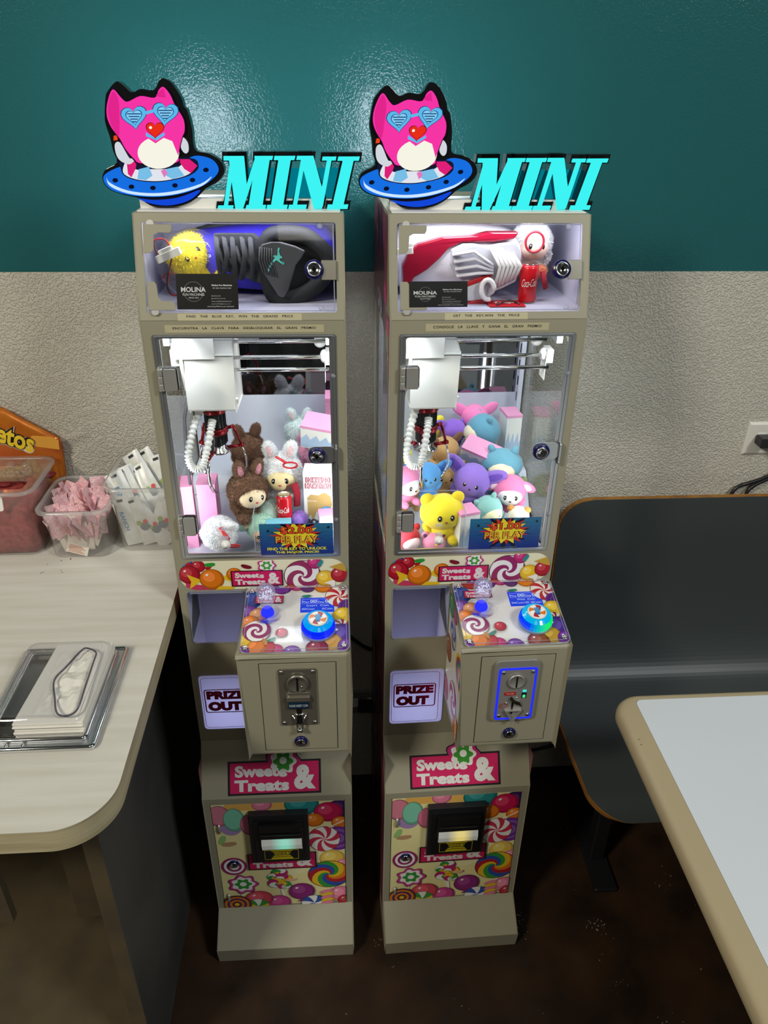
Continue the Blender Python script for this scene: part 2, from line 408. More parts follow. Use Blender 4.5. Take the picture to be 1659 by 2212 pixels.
def floormat():
    m,nt,out=newmat('stained_concrete'); b=N(nt,'ShaderNodeBsdfPrincipled'); nt.links.new(b.outputs[0],out.inputs[0])
    tc=N(nt,'ShaderNodeTexCoord')
    n1=N(nt,'ShaderNodeTexNoise'); n1.inputs['Scale'].default_value=7; n1.inputs['Detail'].default_value=6
    r1=N(nt,'ShaderNodeValToRGB'); r1.color_ramp.elements[0].color=C(34,23,15); r1.color_ramp.elements[1].color=C(62,42,27); r1.color_ramp.elements[0].position=.35; r1.color_ramp.elements[1].position=.7
    n2=N(nt,'ShaderNodeTexNoise'); n2.inputs['Scale'].default_value=160; n2.inputs['Detail'].default_value=1
    n3=N(nt,'ShaderNodeTexNoise'); n3.inputs['Scale'].default_value=9; n3.inputs['Detail'].default_value=2
    mu=N(nt,'ShaderNodeMath',operation='MULTIPLY'); r2=N(nt,'ShaderNodeValToRGB'); r2.color_ramp.elements[0].position=.452; r2.color_ramp.elements[1].position=.475
    mx=N(nt,'ShaderNodeMix',data_type='RGBA'); mx.inputs[7].default_value=C(150,130,108)
    for n in (n1,n2,n3): nt.links.new(tc.outputs['Object'],n.inputs['Vector'])
    nt.links.new(n1.outputs[0],r1.inputs[0]); nt.links.new(n2.outputs[0],mu.inputs[0]); nt.links.new(n3.outputs[0],mu.inputs[1]); nt.links.new(mu.outputs[0],r2.inputs[0])
    nt.links.new(r1.outputs[0],mx.inputs[6]); nt.links.new(r2.outputs[0],mx.inputs[0]); nt.links.new(mx.outputs[2],b.inputs['Base Color'])
    b.inputs['Roughness'].default_value=.42
    bp=N(nt,'ShaderNodeBump'); bp.inputs['Strength'].default_value=.12; nt.links.new(n1.outputs[0],bp.inputs['Height']); nt.links.new(bp.outputs[0],b.inputs['Normal'])
    return m
fl=MB().box(-2.6,2.6,-3.6,WY,-.05,0).build('floor',floormat()); tag(fl,'dark brown stained concrete floor','floor',kind='structure')
bb=MB().box(-2.6,2.6,WY-.006,WY,0,.045).build('baseboard_back',M['black']); tag(bb,'low black cove base along the wall','baseboard',kind='structure')

# ------------------------------------------------------------------ claw machine
YS=[0,-.053,-.053,-.120,-.117,-.191,-.188]; ZS=[1.696,1.54,.607,.496,.103,.047,0]; BK=.30
def seg(k):
    o=(0,YS[k+1],ZS[k+1]); return Fr(o,(1,0,0),(0,YS[k]-YS[k+1],ZS[k]-ZS[k+1]))
FT=seg(0); FF=XZ((0,-.053,0)); FS=seg(2); FD=seg(3); FO=seg(4); FK=seg(5)
LT=sqrt(.053**2+.156**2); LS=sqrt(.067**2+.111**2); LD=sqrt(.003**2+.393**2); LO=sqrt(.074**2+.056**2); LK=sqrt(.003**2+.047**2)
CT=Fr((0,-.217,.983),(1,0,0),(0,.164,.029)); LCT=sqrt(.164**2+.029**2)   # control box top
CF=XZ((0,-.217,0))
RED=C(176,24,44); ORG=C(224,120,24); YEL=C(232,190,40); PUR=C(112,44,150); MAG=C(190,30,110); TEA=C(40,140,140); PNK=C(232,130,160); GRN=C(50,150,60); BLU=C(40,80,170); CRM=C(238,228,165); WHT=C(242,240,236); MNT=C(130,205,175); BRN=C(90,40,40); DPU=C(60,20,90)
def q1(x,y): return (-.2076+.0002596*x-.00002663*y, 1.886+2.667e-6*x-.0002337*y)   # drafting grid of the topper
def qp(pts): return [q1(*p) for p in pts]
def qs(pts): return smooth(qp(pts),4)
def scr(mb,fr,u,v,w,r,n=14):
    mb.lathe(fr.at(u,v),[(r,w),(r,w+r*.25),(r*.75,w+r*.5),(r*.35,w+r*.55),(r*.3,w+r*.3),(0,w+r*.3)],n)
def candy_mix(P,u0,v0,u1,v1,n,rng):
    cs=[RED,ORG,C(110,40,70),PUR,MAG,TEA,C(170,70,110),DPU,BLU]
    for _ in range(n):
        u=rng.uniform(u0,u1); v=rng.uniform(v0,v1); k=rng.random(); c=rng.choice(cs); r=rng.uniform(.022,.05)
        if k<.45: P.ball(u,v,r,c,r*rng.uniform(.7,1))
        elif k<.65: P.swirl(u,v,r,[c,WHT]*3,tw=3)
        elif k<.8: P.wrap(u,v,r*.6,c,rng.choice(cs),rng.uniform(0,3))
        else: P.bean(u,v,r*.5,c,rng.uniform(0,3))

def make_machine(idx,loc,rz,label):
    one=idx==1
    root=empty('claw_machine',loc,(0,0,rz),label,'claw machine','mini claw machines')
    B=lambda mb,n,m,p=root,**k: mb.build(n,M[m] if isinstance(m,str) else m,p,**k)
    # --- cabinet: sides with window cut-outs, front sheets, back, top, floor
    prof=[(YS[i],ZS[i]) for i in range(7)]+[(BK,0),(BK,1.696)]
    win=[(-.02,1.09),(.10,1.075),(.275,1.10),(.275,1.495),(.09,1.50),(-.005,1.47),(-.025,1.40)]
    for sg in (-1,1):
        fr=Fr((sg*.165,0,0),(0,1,0),(0,0,1))         # n = +x
        w0,w1=(0,.002) if sg<0 else (-.002,0)
        sp=B(MB().prism(fr,prof,w0,w1,[win]),'side_panel','cab')
        # candy print on the outside
        frp=Fr((sg*.1652,0,0),(0,-1,0),(0,0,1)) if sg<0 else Fr((sg*.1652,0,0),(0,1,0),(0,0,1))
        s2=-1 if sg<0 else 1
        rng=random.Random(11)
        art=MB(); W=0
        for (y0,y1,z0,z1,n) in ((-.11,.295,.05,.58,16),(-.045,.295,.60,1.07,18),(-.045,.295,1.505,1.54,3),(.012,.295,1.545,1.69,6),(-.048,-.028,1.08,1.50,5)):
            a,b=sorted((s2*y0,s2*y1))
            P=Print(frp,rect(a,z0,b,z1)); P.sh(rect(a,z0,b,z1),C(128,70,84)); candy_mix(P,a,z0,b,z1,n,rng)
            art.add(P.mb.v,[],WHITE); off=len(art.v)-len(P.mb.v)
            for f,c_,s_ in zip(P.mb.f,P.mb.c,P.mb.s): art.f.append([off+i for i in f]); art.c.append(c_); art.s.append(s_)
        art.build('candy_print',M['print'],sp)
        B(MB().prism(fr,[(-.04,1.062),(.285,1.062),(.285,1.515),(-.04,1.515)],*( (.0022,.0052) if sg<0 else (-.0052,-.0022))),'side_window','glassd')
    B(MB().prism(FT,rect(-.163,.0008,.163,LT),-.002,0,[rrect(-.152,.0128,.152,.1515,.004)]),'display_frame','cab')
    B(MB().prism(FF,rect(-.163,.607,.163,1.54),-.002,0,[rrect(-.149,1.086,.149,1.518,.006),rrect(-.1515,.881,-.036,1.0105,.008),rrect(-.152,.644,-.036,.7945,.008)]),'front_panel','cab',bevel=.0006)
    B(MB().prism(FS,rect(-.163,0,.163,LS),-.002,0),'slope_panel','cab')
    B(MB().prism(FD,rect(-.163,0,.163,LD),-.002,0,[rect(-.1495,.004,.149,LD-.016)]),'door_frame','cab')
    B(MB().prism(FO,rect(-.165,0,.165,LO),-.002,0),'foot_panel','cab'); B(MB().prism(FK,rect(-.165,0,.165,LK),-.002,0),'kick_panel','cab')
    B(MB().box(-.163,.163,BK-.003,BK,0,1.694),'back_panel','cab')
    B(MB().box(-.163,.163,.002,BK-.003,1.693,1.696),'top_panel','cab')
    # rolled edges along the front corners
    for sg in (-1,1): B(MB().tube([(sg*.1645,YS[i]+.0006,ZS[i]) for i in range(7)],.0014,6),'corner_edge','cab')
    # --- topper
    tb=B(MB().box(-.16,.16,.036,.085,1.6965,1.713).box(-.16,.16,.008,.086,1.6962,1.6985),'topper_base','whitepl',bevel=.001)
    fs=XZ((0,.03,0))
    outline=qp([(80,250),(88,150),(100,110),(148,54),(180,60),(238,110),(290,92),(365,98),(398,42),(425,33),(468,60),(520,140),(535,190),(555,215),(583,320),(590,400),(608,450),(680,466),(740,500),(772,545),(775,590),(740,640),(670,682),(620,735),(560,775),(480,800),(400,803),(330,787),(265,742),(180,722),(95,690),(56,645),(51,600),(75,560),(140,520),(120,450),(105,370),(85,300)][::-1])
    outline=smooth(outline,3)
    cp=B(MB().prism(fs,outline,-.022,-.001),'character_board','gloss_black',bevel=.002)
    P=Print(XZ((0,.0286,0)),None,step=6e-5)
    P.sh(qs([(62,640),(70,590),(160,545),(250,530),(330,545),(420,545),(520,520),(600,480),(690,495),(735,535),(742,580),(700,630),(620,680),(500,718),(360,733),(220,722),(110,690)]),C(20,110,225))
    P.sh(qs([(265,742),(360,752),(500,738),(632,690),(600,735),(540,768),(460,786),(390,785),(320,770)]),C(15,70,215))
    P.sh(qs([(165,560),(190,500),(560,490),(625,540),(590,590),(500,622),(380,640),(270,632),(190,605)]),C(20,24,50))
    P.sh(qs([(175,565),(200,505),(240,500),(250,560),(330,560),(440,560),(500,550),(560,510),(590,560),(560,595),(480,620),(380,634),(270,626),(195,600)]),C(225,228,236))
    P.sh(qp([(200,520),(262,500),(250,560),(225,610),(205,590)]),C(222,30,120)); P.sh(qp([(500,500),(570,500),(618,540),(580,585),(540,560)]),C(222,30,120))
    P.sh(qp([(270,560),(330,545),(350,600),(310,628),(260,620)]),C(120,190,230)); P.sh(qp([(430,560),(500,545),(540,600),(470,622),(430,600)]),C(120,190,230))
    P.sh(qp([(400,570),(425,560),(440,585),(420,612)]),C(225,120,190))
    P.sh(qs([(135,410),(165,400),(215,490),(245,505),(215,530),(165,510),(140,470)]),C(210,214,222)); P.sh(qp([(130,360),(152,355),(152,385),(128,388)]),C(230,70,30))
    P.sh(qs([(530,370),(560,400),(565,450),(545,465),(520,430)]),C(210,214,222))
    P.sh(qs([(93,250),(98,170),(135,88),(185,138),(217,158),(290,127),(370,135),(392,92),(425,74),(465,120),(492,180),(540,260),(547,330),(532,372),(508,470),(498,530),(285,535),(240,505),(190,440),(160,380),(118,320)]),C(30,10,30))
    P.sh(qs([(97,250),(102,172),(136,95),(183,143),(217,164),(290,132),(372,141),(396,97),(423,81),(460,124),(487,184),(535,262),(542,330),(527,372),(503,468),(492,520),(292,525),(245,498),(195,436),(165,376),(122,316)]),C(246,52,165))
    P.sh(qs([(104,230),(112,160),(138,105),(165,150),(168,240),(160,360),(125,310)]),C(226,36,140)); P.sh(qp([(380,128),(405,100),(422,88),(436,140),(400,138)]),C(226,36,140))
    P.sh(qp(circ(388,462,122,30,96)),C(246,244,228))                      # plain cream visor
    P.sh(qp([(250,480),(272,385),(325,372),(372,405),(420,372),(470,392),(505,480),(524,360),(430,320),(300,320),(235,380)]),C(246,52,165))
    for (hx,hy,a) in ((252,248,-.12),(432,228,.1)):
        P.sh(qp([(x,2*hy-y) for x,y in heart(hx,hy,82,ang=-a)]),C(20,60,110)); P.sh(qp([(x,2*hy-y) for x,y in heart(hx,hy,77,ang=-a)]),C(90,185,235)); P.sh(qp([(x,2*hy-y) for x,y in heart(hx,hy,52,ang=-a)]),C(25,60,110))
        P.sh(qp([(x,2*hy-y) for x,y in heart(hx,hy,47,ang=-a)]),C(130,205,245))
        for k in range(4): P.sh(qp(rect(hx-40+9*k,hy-18+15*k,hx+40-9*k,hy-12+15*k)),C(25,60,110))
    P.sh(qp([(318,218),(372,206),(374,222),(322,236)]),C(90,185,235))
    P.sh(qp([(318,340),(372,372),(425,340),(428,355),(380,388),(318,362)]),C(90,185,235))
    P.sh(qp([(x,2*322-y) for x,y in heart(372,322,58)]),C(110,10,20)); P.sh(qp([(x,2*322-y) for x,y in heart(372,322,53)]),C(232,45,22)); P.sh(qp(circ(346,312,9,10)),WHT)
    P.sh(qs([(80,600),(95,640),(200,690),(350,708),(500,692),(640,650),(705,605),(650,662),(500,712),(350,726),(200,708),(95,660)]),C(205,232,255))
    for x,y in ((130,627),(225,667),(353,675),(485,660),(590,627),(670,565)): P.sh(qp(circ(x,y,17,16,14)),C(10,16,40))
    P.build('backlit_print',M_SIGN,cp)
    B(MB().prism(XZ((0,.0535,0)),[( -.115+(x+.115)*.93,1.78+(z-1.78)*.93) for x,z in outline],-.0025,0),'rear_diffuser',M_BACK,cp)
    # MINI letters
    LET=[('M',[[(770,483),(890,483),(888,507),(772,510)],[(812,495),(840,495),(802,805),(778,805)],[(745,792),(838,792),(835,815),(740,815)],[(800,483),(892,483),(915,670),(890,813),(850,813)],[(962,483),(990,483),(897,813),(872,813)],[(965,490),(1048,490),(1015,805),(930,805)],[(955,483),(1066,483),(1062,507),(958,507)],[(918,790),(1038,790),(1035,815),(913,815)]]),
         ('I',[[(1075,483),(1200,483),(1196,508),(1072,508)],[(1100,500),(1174,500),(1143,800),(1068,800)],[(1045,790),(1172,790),(1168,815),(1042,815)]]),
         ('N',[[(1210,483),(1308,483),(1306,507),(1207,507)],[(1236,500),(1264,500),(1228,805),(1202,805)],[(1180,790),(1290,790),(1286,815),(1177,815)],[(1226,483),(1308,483),(1394,735),(1386,815),(1336,815)],[(1394,495),(1422,495),(1390,805),(1368,740)],[(1365,488),(1448,488),(1445,511),(1362,511)]]),
         ('I',[[(1460,488),(1590,488),(1586,513),(1456,513)],[(1490,500),(1556,500),(1517,800),(1448,800)],[(1420,790),(1548,790),(1545,818),(1417,818)]])]
    for nm,pl in LET:
        body=MB(); face=MB()
        for p in pl:
            cx=sum(q[0] for q in p)/len(p); cy=sum(q[1] for q in p)/len(p)
            ex=[(x+(13 if x>cx else -11),y+(8 if y>cy else -26)) for x,y in p]
            body.prism(fs,qp(ex[::-1]),-.026,-.004); face.prism(fs,qp(p[::-1]),-.004,0)
        lb=body.build('sign_letter',M['gloss_black'],root); face.build('letter_face',M_CYAN,lb)
    B(MB().prism(fs,qp([(905,815),(905,565),(1480,565),(1480,815)]),-.028,-.026),'letter_back_plate',M_BLUEPLATE)
    # --- display case
    B(MB().box(-.163,.163,-.045,.19,1.546,1.55).box(-.163,.163,.19,.193,1.55,1.69).box(-.163,-.160,.0,.19,1.55,1.69).box(.160,.163,.0,.19,1.55,1.69),'display_tray','lavender')
    dd=B(MB().prism(FT,rrect(-.148,.0155,.148,.149,.004),.0005,.0035),'display_door','acr')
    e=MB()
    for a,b in (((-.148,.0155),(.148,.0155)),((.148,.0155),(.148,.149)),((.148,.149),(-.148,.149)),((-.148,.149),(-.148,.0155))): e.tube([FT.p(*a,.002),FT.p(*b,.002)],.0011,5)
    e.build('polished_rim',M['frostrim'],dd)
    br1=[(-.149,.147),(-.105,.147),(-.105,.139),(-.108,.134),(-.126,.1345),(-.133,.131),(-.1345,.110),(-.138,.1045),(-.15,.1035)]
    br2=[(-.148,.0605),(-.137,.0605),(-.1335,.056),(-.132,.037),(-.127,.031),(-.110,.0305),(-.1055,.026),(-.105,.0165),(-.148,.0165)]
    for b_ in (br1,br2): B(MB().prism(FT,b_[::-1],.0036,.0052),'corner_bracket','cab',dd,bevel=.0005)
    for v in (.148,.0145): B(MB().prism(FT,circ(-.138,v,.006,14),.0005,.0045),'pivot_pin','hingem',dd)
    B(MB().fbox(FT,.128,.1515,.063,.0935,.0036,.0052),'lock_plate','darkmetal',dd,bevel=.0004)
    def lock(fr,u,v,w,r,par,ring='blue_ring',name='lock'):
        k=B(MB().lathe(fr.at(u,v),[(r,w),(r,w+r*.3),(r*.93,w+r*.42),(0,w+r*.42)],24),name+'_collar',ring,par)
        B(MB().lathe(fr.at(u,v),[(r*.72,w+r*.4),(r*.72,w+r*.62),(r*.62,w+r*.66),(r*.55,w+r*.56),(0,w+r*.56)],24),name+'_barrel','steel',par)
        mb=MB().fbox(fr.at(u,v,0),-r*.1,r*.1,-r*.3,r*.3,w+r*.56,w+r*.58).prism(fr.at(u,v,0),circ(0,0,r*.2,12),w+r*.56,w+r*.58); B(mb,name+'_keyway','gloss_black',par)
    lock(FT,.1165,.0785,.004,.0155,dd)
    for u,v in ((.127,.1455),(.127,.0185)):
        B(MB().lathe(FT.at(u,v),[(.0045,.0036),(.0045,.0042),(.003,.0062),(0,.0066)],14),'clear_bumper','frostrim',dd)
    # light of the display case
    B(MB().box(-.14,.14,.006,.014,1.686,1.6915),'led_bar',M_LED)
    lamp('display_led',(0,.012,1.684),(0,.09,1.55),.27,DISP_W,(.84,.86,1),.012,root)
    # --- main window: aluminium door frame, glass, hinges, lock
    wd_=B(MB().prism(FF,rrect(-.149,1.0865,.149,1.518,.004),-.001,.002,[rrect(-.1375,1.0985,.1375,1.512,.004)]).prism(FF,rrect(-.147,1.0885,.147,1.516,.004),.002,.0035,[rrect(-.1435,1.092,.1435,1.5135,.004)]),'window_frame','alu',bevel=.0006)
    B(MB().fbox(FF,-.146,.146,1.09,1.515,-.0042,-.0012),'window_glass','glassd',wd_)
    for z0 in (1.4245,1.1415):
        h=MB().prism(FF,rrect(-.138,z0,-.114,z0+.0395,.005),-.002,.006); B(h,'hinge_pad','black',wd_)
        B(MB().prism(FF,rrect(-.137,z0+.001,-.116,z0+.0385,.003),.006,.011),'hinge_leaf','hingem',wd_,bevel=.002)
        hb=MB()
        for k in range(3): hb.lathe(Fr((-.1425,-.053-.007,z0+.013*k),(1,0,0),(0,1,0)),[(.0046,0),(.0048,.0008),(.0048,.0116),(.0044,.0124)],14)
        B(hb,'hinge_knuckle','hingem',wd_)
    B(MB().prism(FF,rrect(.0965,1.2855,.146,1.319,.012),.006,.0075),'lock_bracket','alu',wd_,bevel=.0004)
    B(MB().fbox(FF,.1445,.146,1.276,1.319,-.002,.0075).prism(Fr((.1475,-.053,0),(0,-1,0),(0,0,1)),rrect(-.002,1.276,.012,1.3185,.005),0,.003),'lock_ear','alu',wd_)
    lock(FF,.1117,1.3025,.0068,.0152,wd_)
    for z0 in (1.4465,1.1675): B(MB().lathe(FF.at(.1435,z0),[(.0042,.002),(.0042,.003),(.003,.005),(0,.0054)],14),'clear_bumper','frostrim',wd_)
    # --- play chamber
    B(MB().box(-.158,.158,-.045,.292,1.054,1.058).prism(Fr((-.158,0,0),(0,1,0),(0,0,1)),[(.09,1.058),(.292,1.058),(.292,1.15),(.17,1.15)],0,.316),'prize_platform','cabin')
    B(MB().box(-.158,.158,.289,.2925,1.058,1.285),'rear_lining','cabin'); B(MB().box(-.158,.158,.289,.2915,1.285,1.53),'rear_mirror','mirror')
    B(MB().box(-.158,.158,-.045,.292,1.5285,1.5305),'chamber_ceiling','cabin')
    for sg in (-1,1):
        pm=MB().box(sg*.157-.009*(sg>0),sg*.157+.009*(sg<0),.262,.288,1.058,1.528); B(pm,'corner_post','cabin')
        pm=MB()
        for k in range(9): pm.box(sg*.1478-.0004,sg*.1478+.0004,.268,.274,1.20+.036*k,1.22+.036*k)
        B(pm,'post_slots','gloss_black')
    # light bar along the front top with its row of diodes
    lb=B(MB().box(-.142,.142,-.038,-.024,1.516,1.5225),'light_bar','cabin')
    d=MB()
    for k in range(14): d.box(-.1345+.0206*k-.003,-.1345+.0206*k+.003,-.034,-.028,1.5145,1.516)
    B(d,'diodes',M_LED,lb)
    lamp('chamber_led',(0,-.031,1.514),(0,.10,1.06),.27,CHAM_W*.06,(.88,.93,1),.010,root)
    for sg in (-1,1): lamp('wall_glow_fill',(sg*.138,-.030,1.495),(sg*.45,.30,1.12),.012,.36,(.90,.94,1),.03,root)  # added pair, aimed out through the side windows to brighten the wall
    lamp('chamber_fill',(0,.17,1.526),(0,.15,1.06),.27,CHAM_W*.48,(.90,.95,1),.09,root)  # added overhead fill without a fixture: bright carriage top, greyer front
    for sg in (-1,1):
        B(MB().box(sg*.150-.003,sg*.150+.003,-.046,-.042,1.10,1.50),'light_strip','whitepl')
        lamp('corner_led',(sg*.149,-.036,1.18),(sg*.03,.10,1.18),.006,CHAM_W*.13,(.92,.96,1),.18,root)
    # gantry: three rods along x, end blocks, carriage, claw
    g=B(MB().tube([(-.13,.06,1.472),(.135,.06,1.472)],.0036,10),'gantry_rod','steel'); B(MB().tube([(-.11,.04,1.449),(.135,.04,1.449)],.0036,10),'gantry_rod','steel'); B(MB().tube([(-.11,.03,1.4295),(.135,.03,1.4295)],.0036,10),'gantry_rod','steel')
    B(MB().ell((.128,.045,1.449),(.0085,.012,.0125)).box(.13,.142,.03,.06,1.437,1.461),'rod_block','whitepl'); B(MB().ell((-.126,.045,1.452),(.012,.012,.0125)).box(-.142,-.128,.03,.06,1.437,1.466),'rod_block','whitepl')
    B(MB().box(-.142,.142,.075,.095,1.49,1.50).box(-.142,-.132,-.01,.26,1.486,1.498).box(.132,.142,-.01,.26,1.486,1.498),'gantry_rail','alu')
    B(MB().box(.1285,.1295,.028,.06,1.405,1.452).lathe(Fr((.12,.075,1.468),(1,0,0),(0,0,1)),[(.011,0),(.011,.006),(.004,.008)],18),'belt_wheel','whitepl')
    car=MB().prism(Fr((-.034,0,0),(0,1,0),(0,0,1)),[(.105,1.355),(.105,1.475),(.045,1.478),(.018,1.462),(.016,1.36),(.02,1.355)][::-1],-.082,0)
    cb_=B(car,'claw_carriage','whitepl',bevel=.006,seg=3)
    B(MB().prism(Fr((-.118,0,0),(0,1,0),(0,0,1)),[(.012,1.515),(.10,1.515),(.10,1.40),(.03,1.39),(.012,1.44)][::-1],-.006,.0).box(-.135,-.062,.010,.0125,1.455,1.515),'carriage_hanger','whitepl',bevel=.002)
    B(MB().box(-.0875,-.0765,.028,.034,1.4725,1.4765).box(-.034,-.029,.02,.03,1.37,1.378),'carriage_clip','whitepl',cb_)
    ax=(-.081,.062)
    def at(z): return Fr((ax[0],ax[1],z),(1,0,0),(0,1,0))
    mot=MB().lathe(at(0),[(.0185,1.275),(.0185,1.352)],24)
    for k in range(16): t=2*pi*k/16; mot.box(ax[0]+.019*cos(t)-.0012,ax[0]+.019*cos(t)+.0012,ax[1]+.019*sin(t)-.0012,ax[1]+.019*sin(t)+.0012,1.277,1.338)
    cl=B(mot,'claw_motor','black')
    B(MB().lathe(at(0),[(.0215,1.338),(.0225,1.340),(.0225,1.352),(.0215,1.354)],24),'claw_collar','redmetal',cl); B(MB().lathe(at(0),[(.0215,1.296),(.0228,1.298),(.0228,1.306),(.0215,1.308)],24),'claw_collar','redmetal',cl)
    B(MB().lathe(at(0),[(.012,1.255),(.024,1.258),(.024,1.262),(.016,1.266),(.016,1.276)],24),'claw_plate','steel',cl)
    for a in (20,140,255):
        t=rad(a); dx,dy=cos(t),sin(t); p=lambda r,z:(ax[0]+dx*r,ax[1]+dy*r,z)
        arm=MB().tube([p(.022,1.302),p(.034,1.304)],.0035,8).tube([p(.032,1.306),p(.046,1.262)],.0042,6,flat=.6).tube([p(.018,1.262),p(.046,1.262)],.0034,6).lathe(Fr(p(.046,1.262),(-dy,dx,0),(0,0,1)),[(.0045,-.004),(.0045,.004)],12)
        B(arm,'claw_arm','redmetal',cl)
        fg=MB().tube([p(.046,1.262),p(.053,1.235),p(.053,1.215),p(.046,1.198),p(.036,1.186)],[.003,.0034,.0036,.0042,.0055],8,flat=.5)
        B(fg,'claw_finger','steel',cl)
    # corrugated hose and thin curly lead
    ps=[]; 
    ctrl=[V((-.104,.045,1.348)),V((-.117,.02,1.315)),V((-.125,-.002,1.278)),V((-.118,-.012,1.258)),V((-.102,-.012,1.258)),V((-.093,.0,1.28)),V((-.084,.022,1.318)),V((-.081,.035,1.333))]
    for i in range(len(ctrl)-1):
        p0,p1,p2,p3=ctrl[max(i-1,0)],ctrl[i],ctrl[i+1],ctrl[min(i+2,len(ctrl)-1)]
        for k in range(20):
            t=k/20; ps.append(.5*((2*p1)+(p2-p0)*t+(2*p0-5*p1+4*p2-p3)*t*t+(3*p1-p0-3*p2+p3)*t**3))
    B(MB().tube(ps,[(.0076,.0078,.0058,.0056)[i%4] for i in range(len(ps))],10),'coil_hose','whitepl',cl)
    B(MB().tube([(-.118,.07,1.40),(-.135,.05,1.33),(-.139,.04,1.25),(-.137,.04,1.18)],.003,8),'power_lead',colmat('grey_rubber',(95,95,98)),root)
    # clear prize chute guard, knob
    cg=MB().box(-.145,-.012,.05,.052,1.06,1.168).box(-.0135,-.0115,-.04,.052,1.06,1.168)
    gd=B(cg,'chute_guard','acr'); B(MB().tube([(-.145,.051,1.168),(-.0125,.051,1.168),(-.0125,-.04,1.168)],.001,5).tube([(-.0125,-.04,1.168),(-.0125,-.04,1.06)],.001,5),'guard_edge','frostrim',gd)
    kn=B(MB().lathe(FF.at(-.0645,1.118),[(.0085,-.001),(.0085,.006),(.007,.009),(.003,.0095),(.003,.012),(0,.0125)],20),'flap_knob','whitepl',wd_)
    B(MB().prism(FF,rrect(-.0655-.007,1.1285,-.0655+.007,1.1335,.0025),-.001,.002,[rrect(-.0655-.0045,1.13,-.0655+.0045,1.132,.001)]).prism(FF,rrect(-.0655-.007,1.1475,-.0655+.007,1.1525,.0025),-.001,.002,[rrect(-.0655-.0045,1.149,-.0655+.0045,1.151,.001)]),'clear_tab','frostrim',wd_)
    # --- stickers on the front
    def tape(fr,u0,u1,v0,v1,s,sp):
        t=B(MB().fbox(fr,u0,u1,v0,v1,.0001,.0003),'label_tape',colmat('label_tape',(186,178,146),.35))
        B(MB().text(fr,s,(u0+u1)/2,(v0+v1)/2+.0008,.0004,width=(u1-u0)*sp,height=.0045,col=(.01,.01,.015,1),bold=.02,space=1.1),'lettering','print',t)
    if one:
        tape(FT,-.104,.0945,.0005,.0115,'FIND   THE   BLUE   KEY,   WIN   THE   GRAND   PRICE',.86); tape(FF,-.1265,.13,1.521,1.5335,'ENCUENTRA   LA   CLAVE   PARA   DESBLOQUEAR   EL   GRAN   PREMIO',.9)
    else:
        tape(FT,-.075,.0637,.0005,.0115,'GET   THE   KEY,WIN   THE   PRICE',.8); tape(FF,-.106,.101,1.522,1.5345,'CONSIGUE   LA   LLAVE   Y   GANA   EL   GRAN   PREMIO',.88)
    x0,x1,z0,z1=(-.0005,.1372,1.0945,1.161) if one else (-.0065,.131,1.0955,1.163)
    fp=Fr((0,-.0565,0),(1,0,0),(0,0,1))
    sg_=B(MB().fbox(fp,x0,x1,z0,z1,0,.0012),'price_sign',colmat('sign_blue',(28,60,130),.35))
    P=Print(Fr((0,-.0578,0),(1,0,0),(0,0,1)),rect(x0,z0,x1,z1)); cx=(x0+x1)/2; cz=z0+(z1-z0)*(.62 if one else .58)
    for k in range(8): P.sh(rect(x0,z0,x1,z1-(z1-z0)*k/8),C(44-3*k,112-9*k,150-3*k))
    for k in range(14): t=2*pi*k/14+.2; P.stick(cx+.035*cos(t),cz+.02*sin(t),cx+.052*cos(t),cz+.03*sin(t),.0005,(.01,.01,.02,1))
    P.sh(star(cx,cz,.046,.024,11,.1,[1,.8,1.05,.85]),C(20,18,40)); 
    P.sh([(cx+(x-cx),cz+(y-cz)*.62) for x,y in star(cx,cz,.048,.024,11,.25,[1,.85,1.1,.9])],C(205,50,35)); P.sh([(cx+(x-cx),cz+(y-cz)*.66) for x,y in star(cx,cz,.042,.027,11,.0,[1,.85,1.1,.9])],C(235,215,50))
    t1='$2.00' if one else '$1.00'
    for b,c in ((.07,C(60,14,14)),(.02,C(228,82,42))): P.text(t1,cx,cz+.0105,width=.058+b*.04,height=.0165+b*.03,col=c,bold=b)
    for b,c in ((.07,C(60,30,10)),(.02,C(236,166,60))): P.text('PER PLAY',cx,cz-.0085,width=.078+b*.04,height=.0145+b*.03,col=c,bold=b)
    if one:
        P.text('FIND THE KEY TO UNLOCK',cx,z0+.0125,width=.112,height=.0064,col=C(238,226,60),bold=.03); P.text('THE MAJOR PRICE!',cx,z0+.0042,width=.082,height=.0064,col=C(238,226,60),bold=.03)
    else: P.text('FIND THE KEY TO UNLOCK THE MAJOR PRICE!',cx,z0+.003,width=.05,height=.002,col=C(160,180,80))
    P.sh(star(x0+.016,z1-.014,.0035,.0015,5,.3),(.01,.01,.02,1)); P.sh(star(x1-.009,z1-.008,.0035,.0015,5,.6),(.01,.01,.02,1))
    P.build('sign_print',M['print'],sg_)
    # candy band
    st=rrect(-.1605,1.0135,.1615,1.0795,.0325,8)
    P=Print(Fr((0,-.0532,0),(1,0,0),(0,0,1)),st); 
    P.sh(st,C(236,232,200)); P.ball(-.147,1.072,.016,BLU); P.sh(circ(-.16,1.055,.02),TEA); P.wrap(-.122,1.068,.013,RED,RED,-.3); P.ball(-.141,1.049,.0205,RED); P.sh([(-.15,1.03),(-.09,1.02),(-.1,1.006),(-.15,1.006)],C(200,60,100))
    P.wrap(-.099,1.038,.023,ORG,YEL,.1); P.ball(-.055,1.048,.015,ORG); P.bean(-.1,1.072,.007,GRN,.1); P.bean(-.031,1.066,.007,C(120,20,40),-.3); P.sh([(-.085,1.022),(-.055,1.02),(-.07,1.006),(-.1,1.008)],YEL)
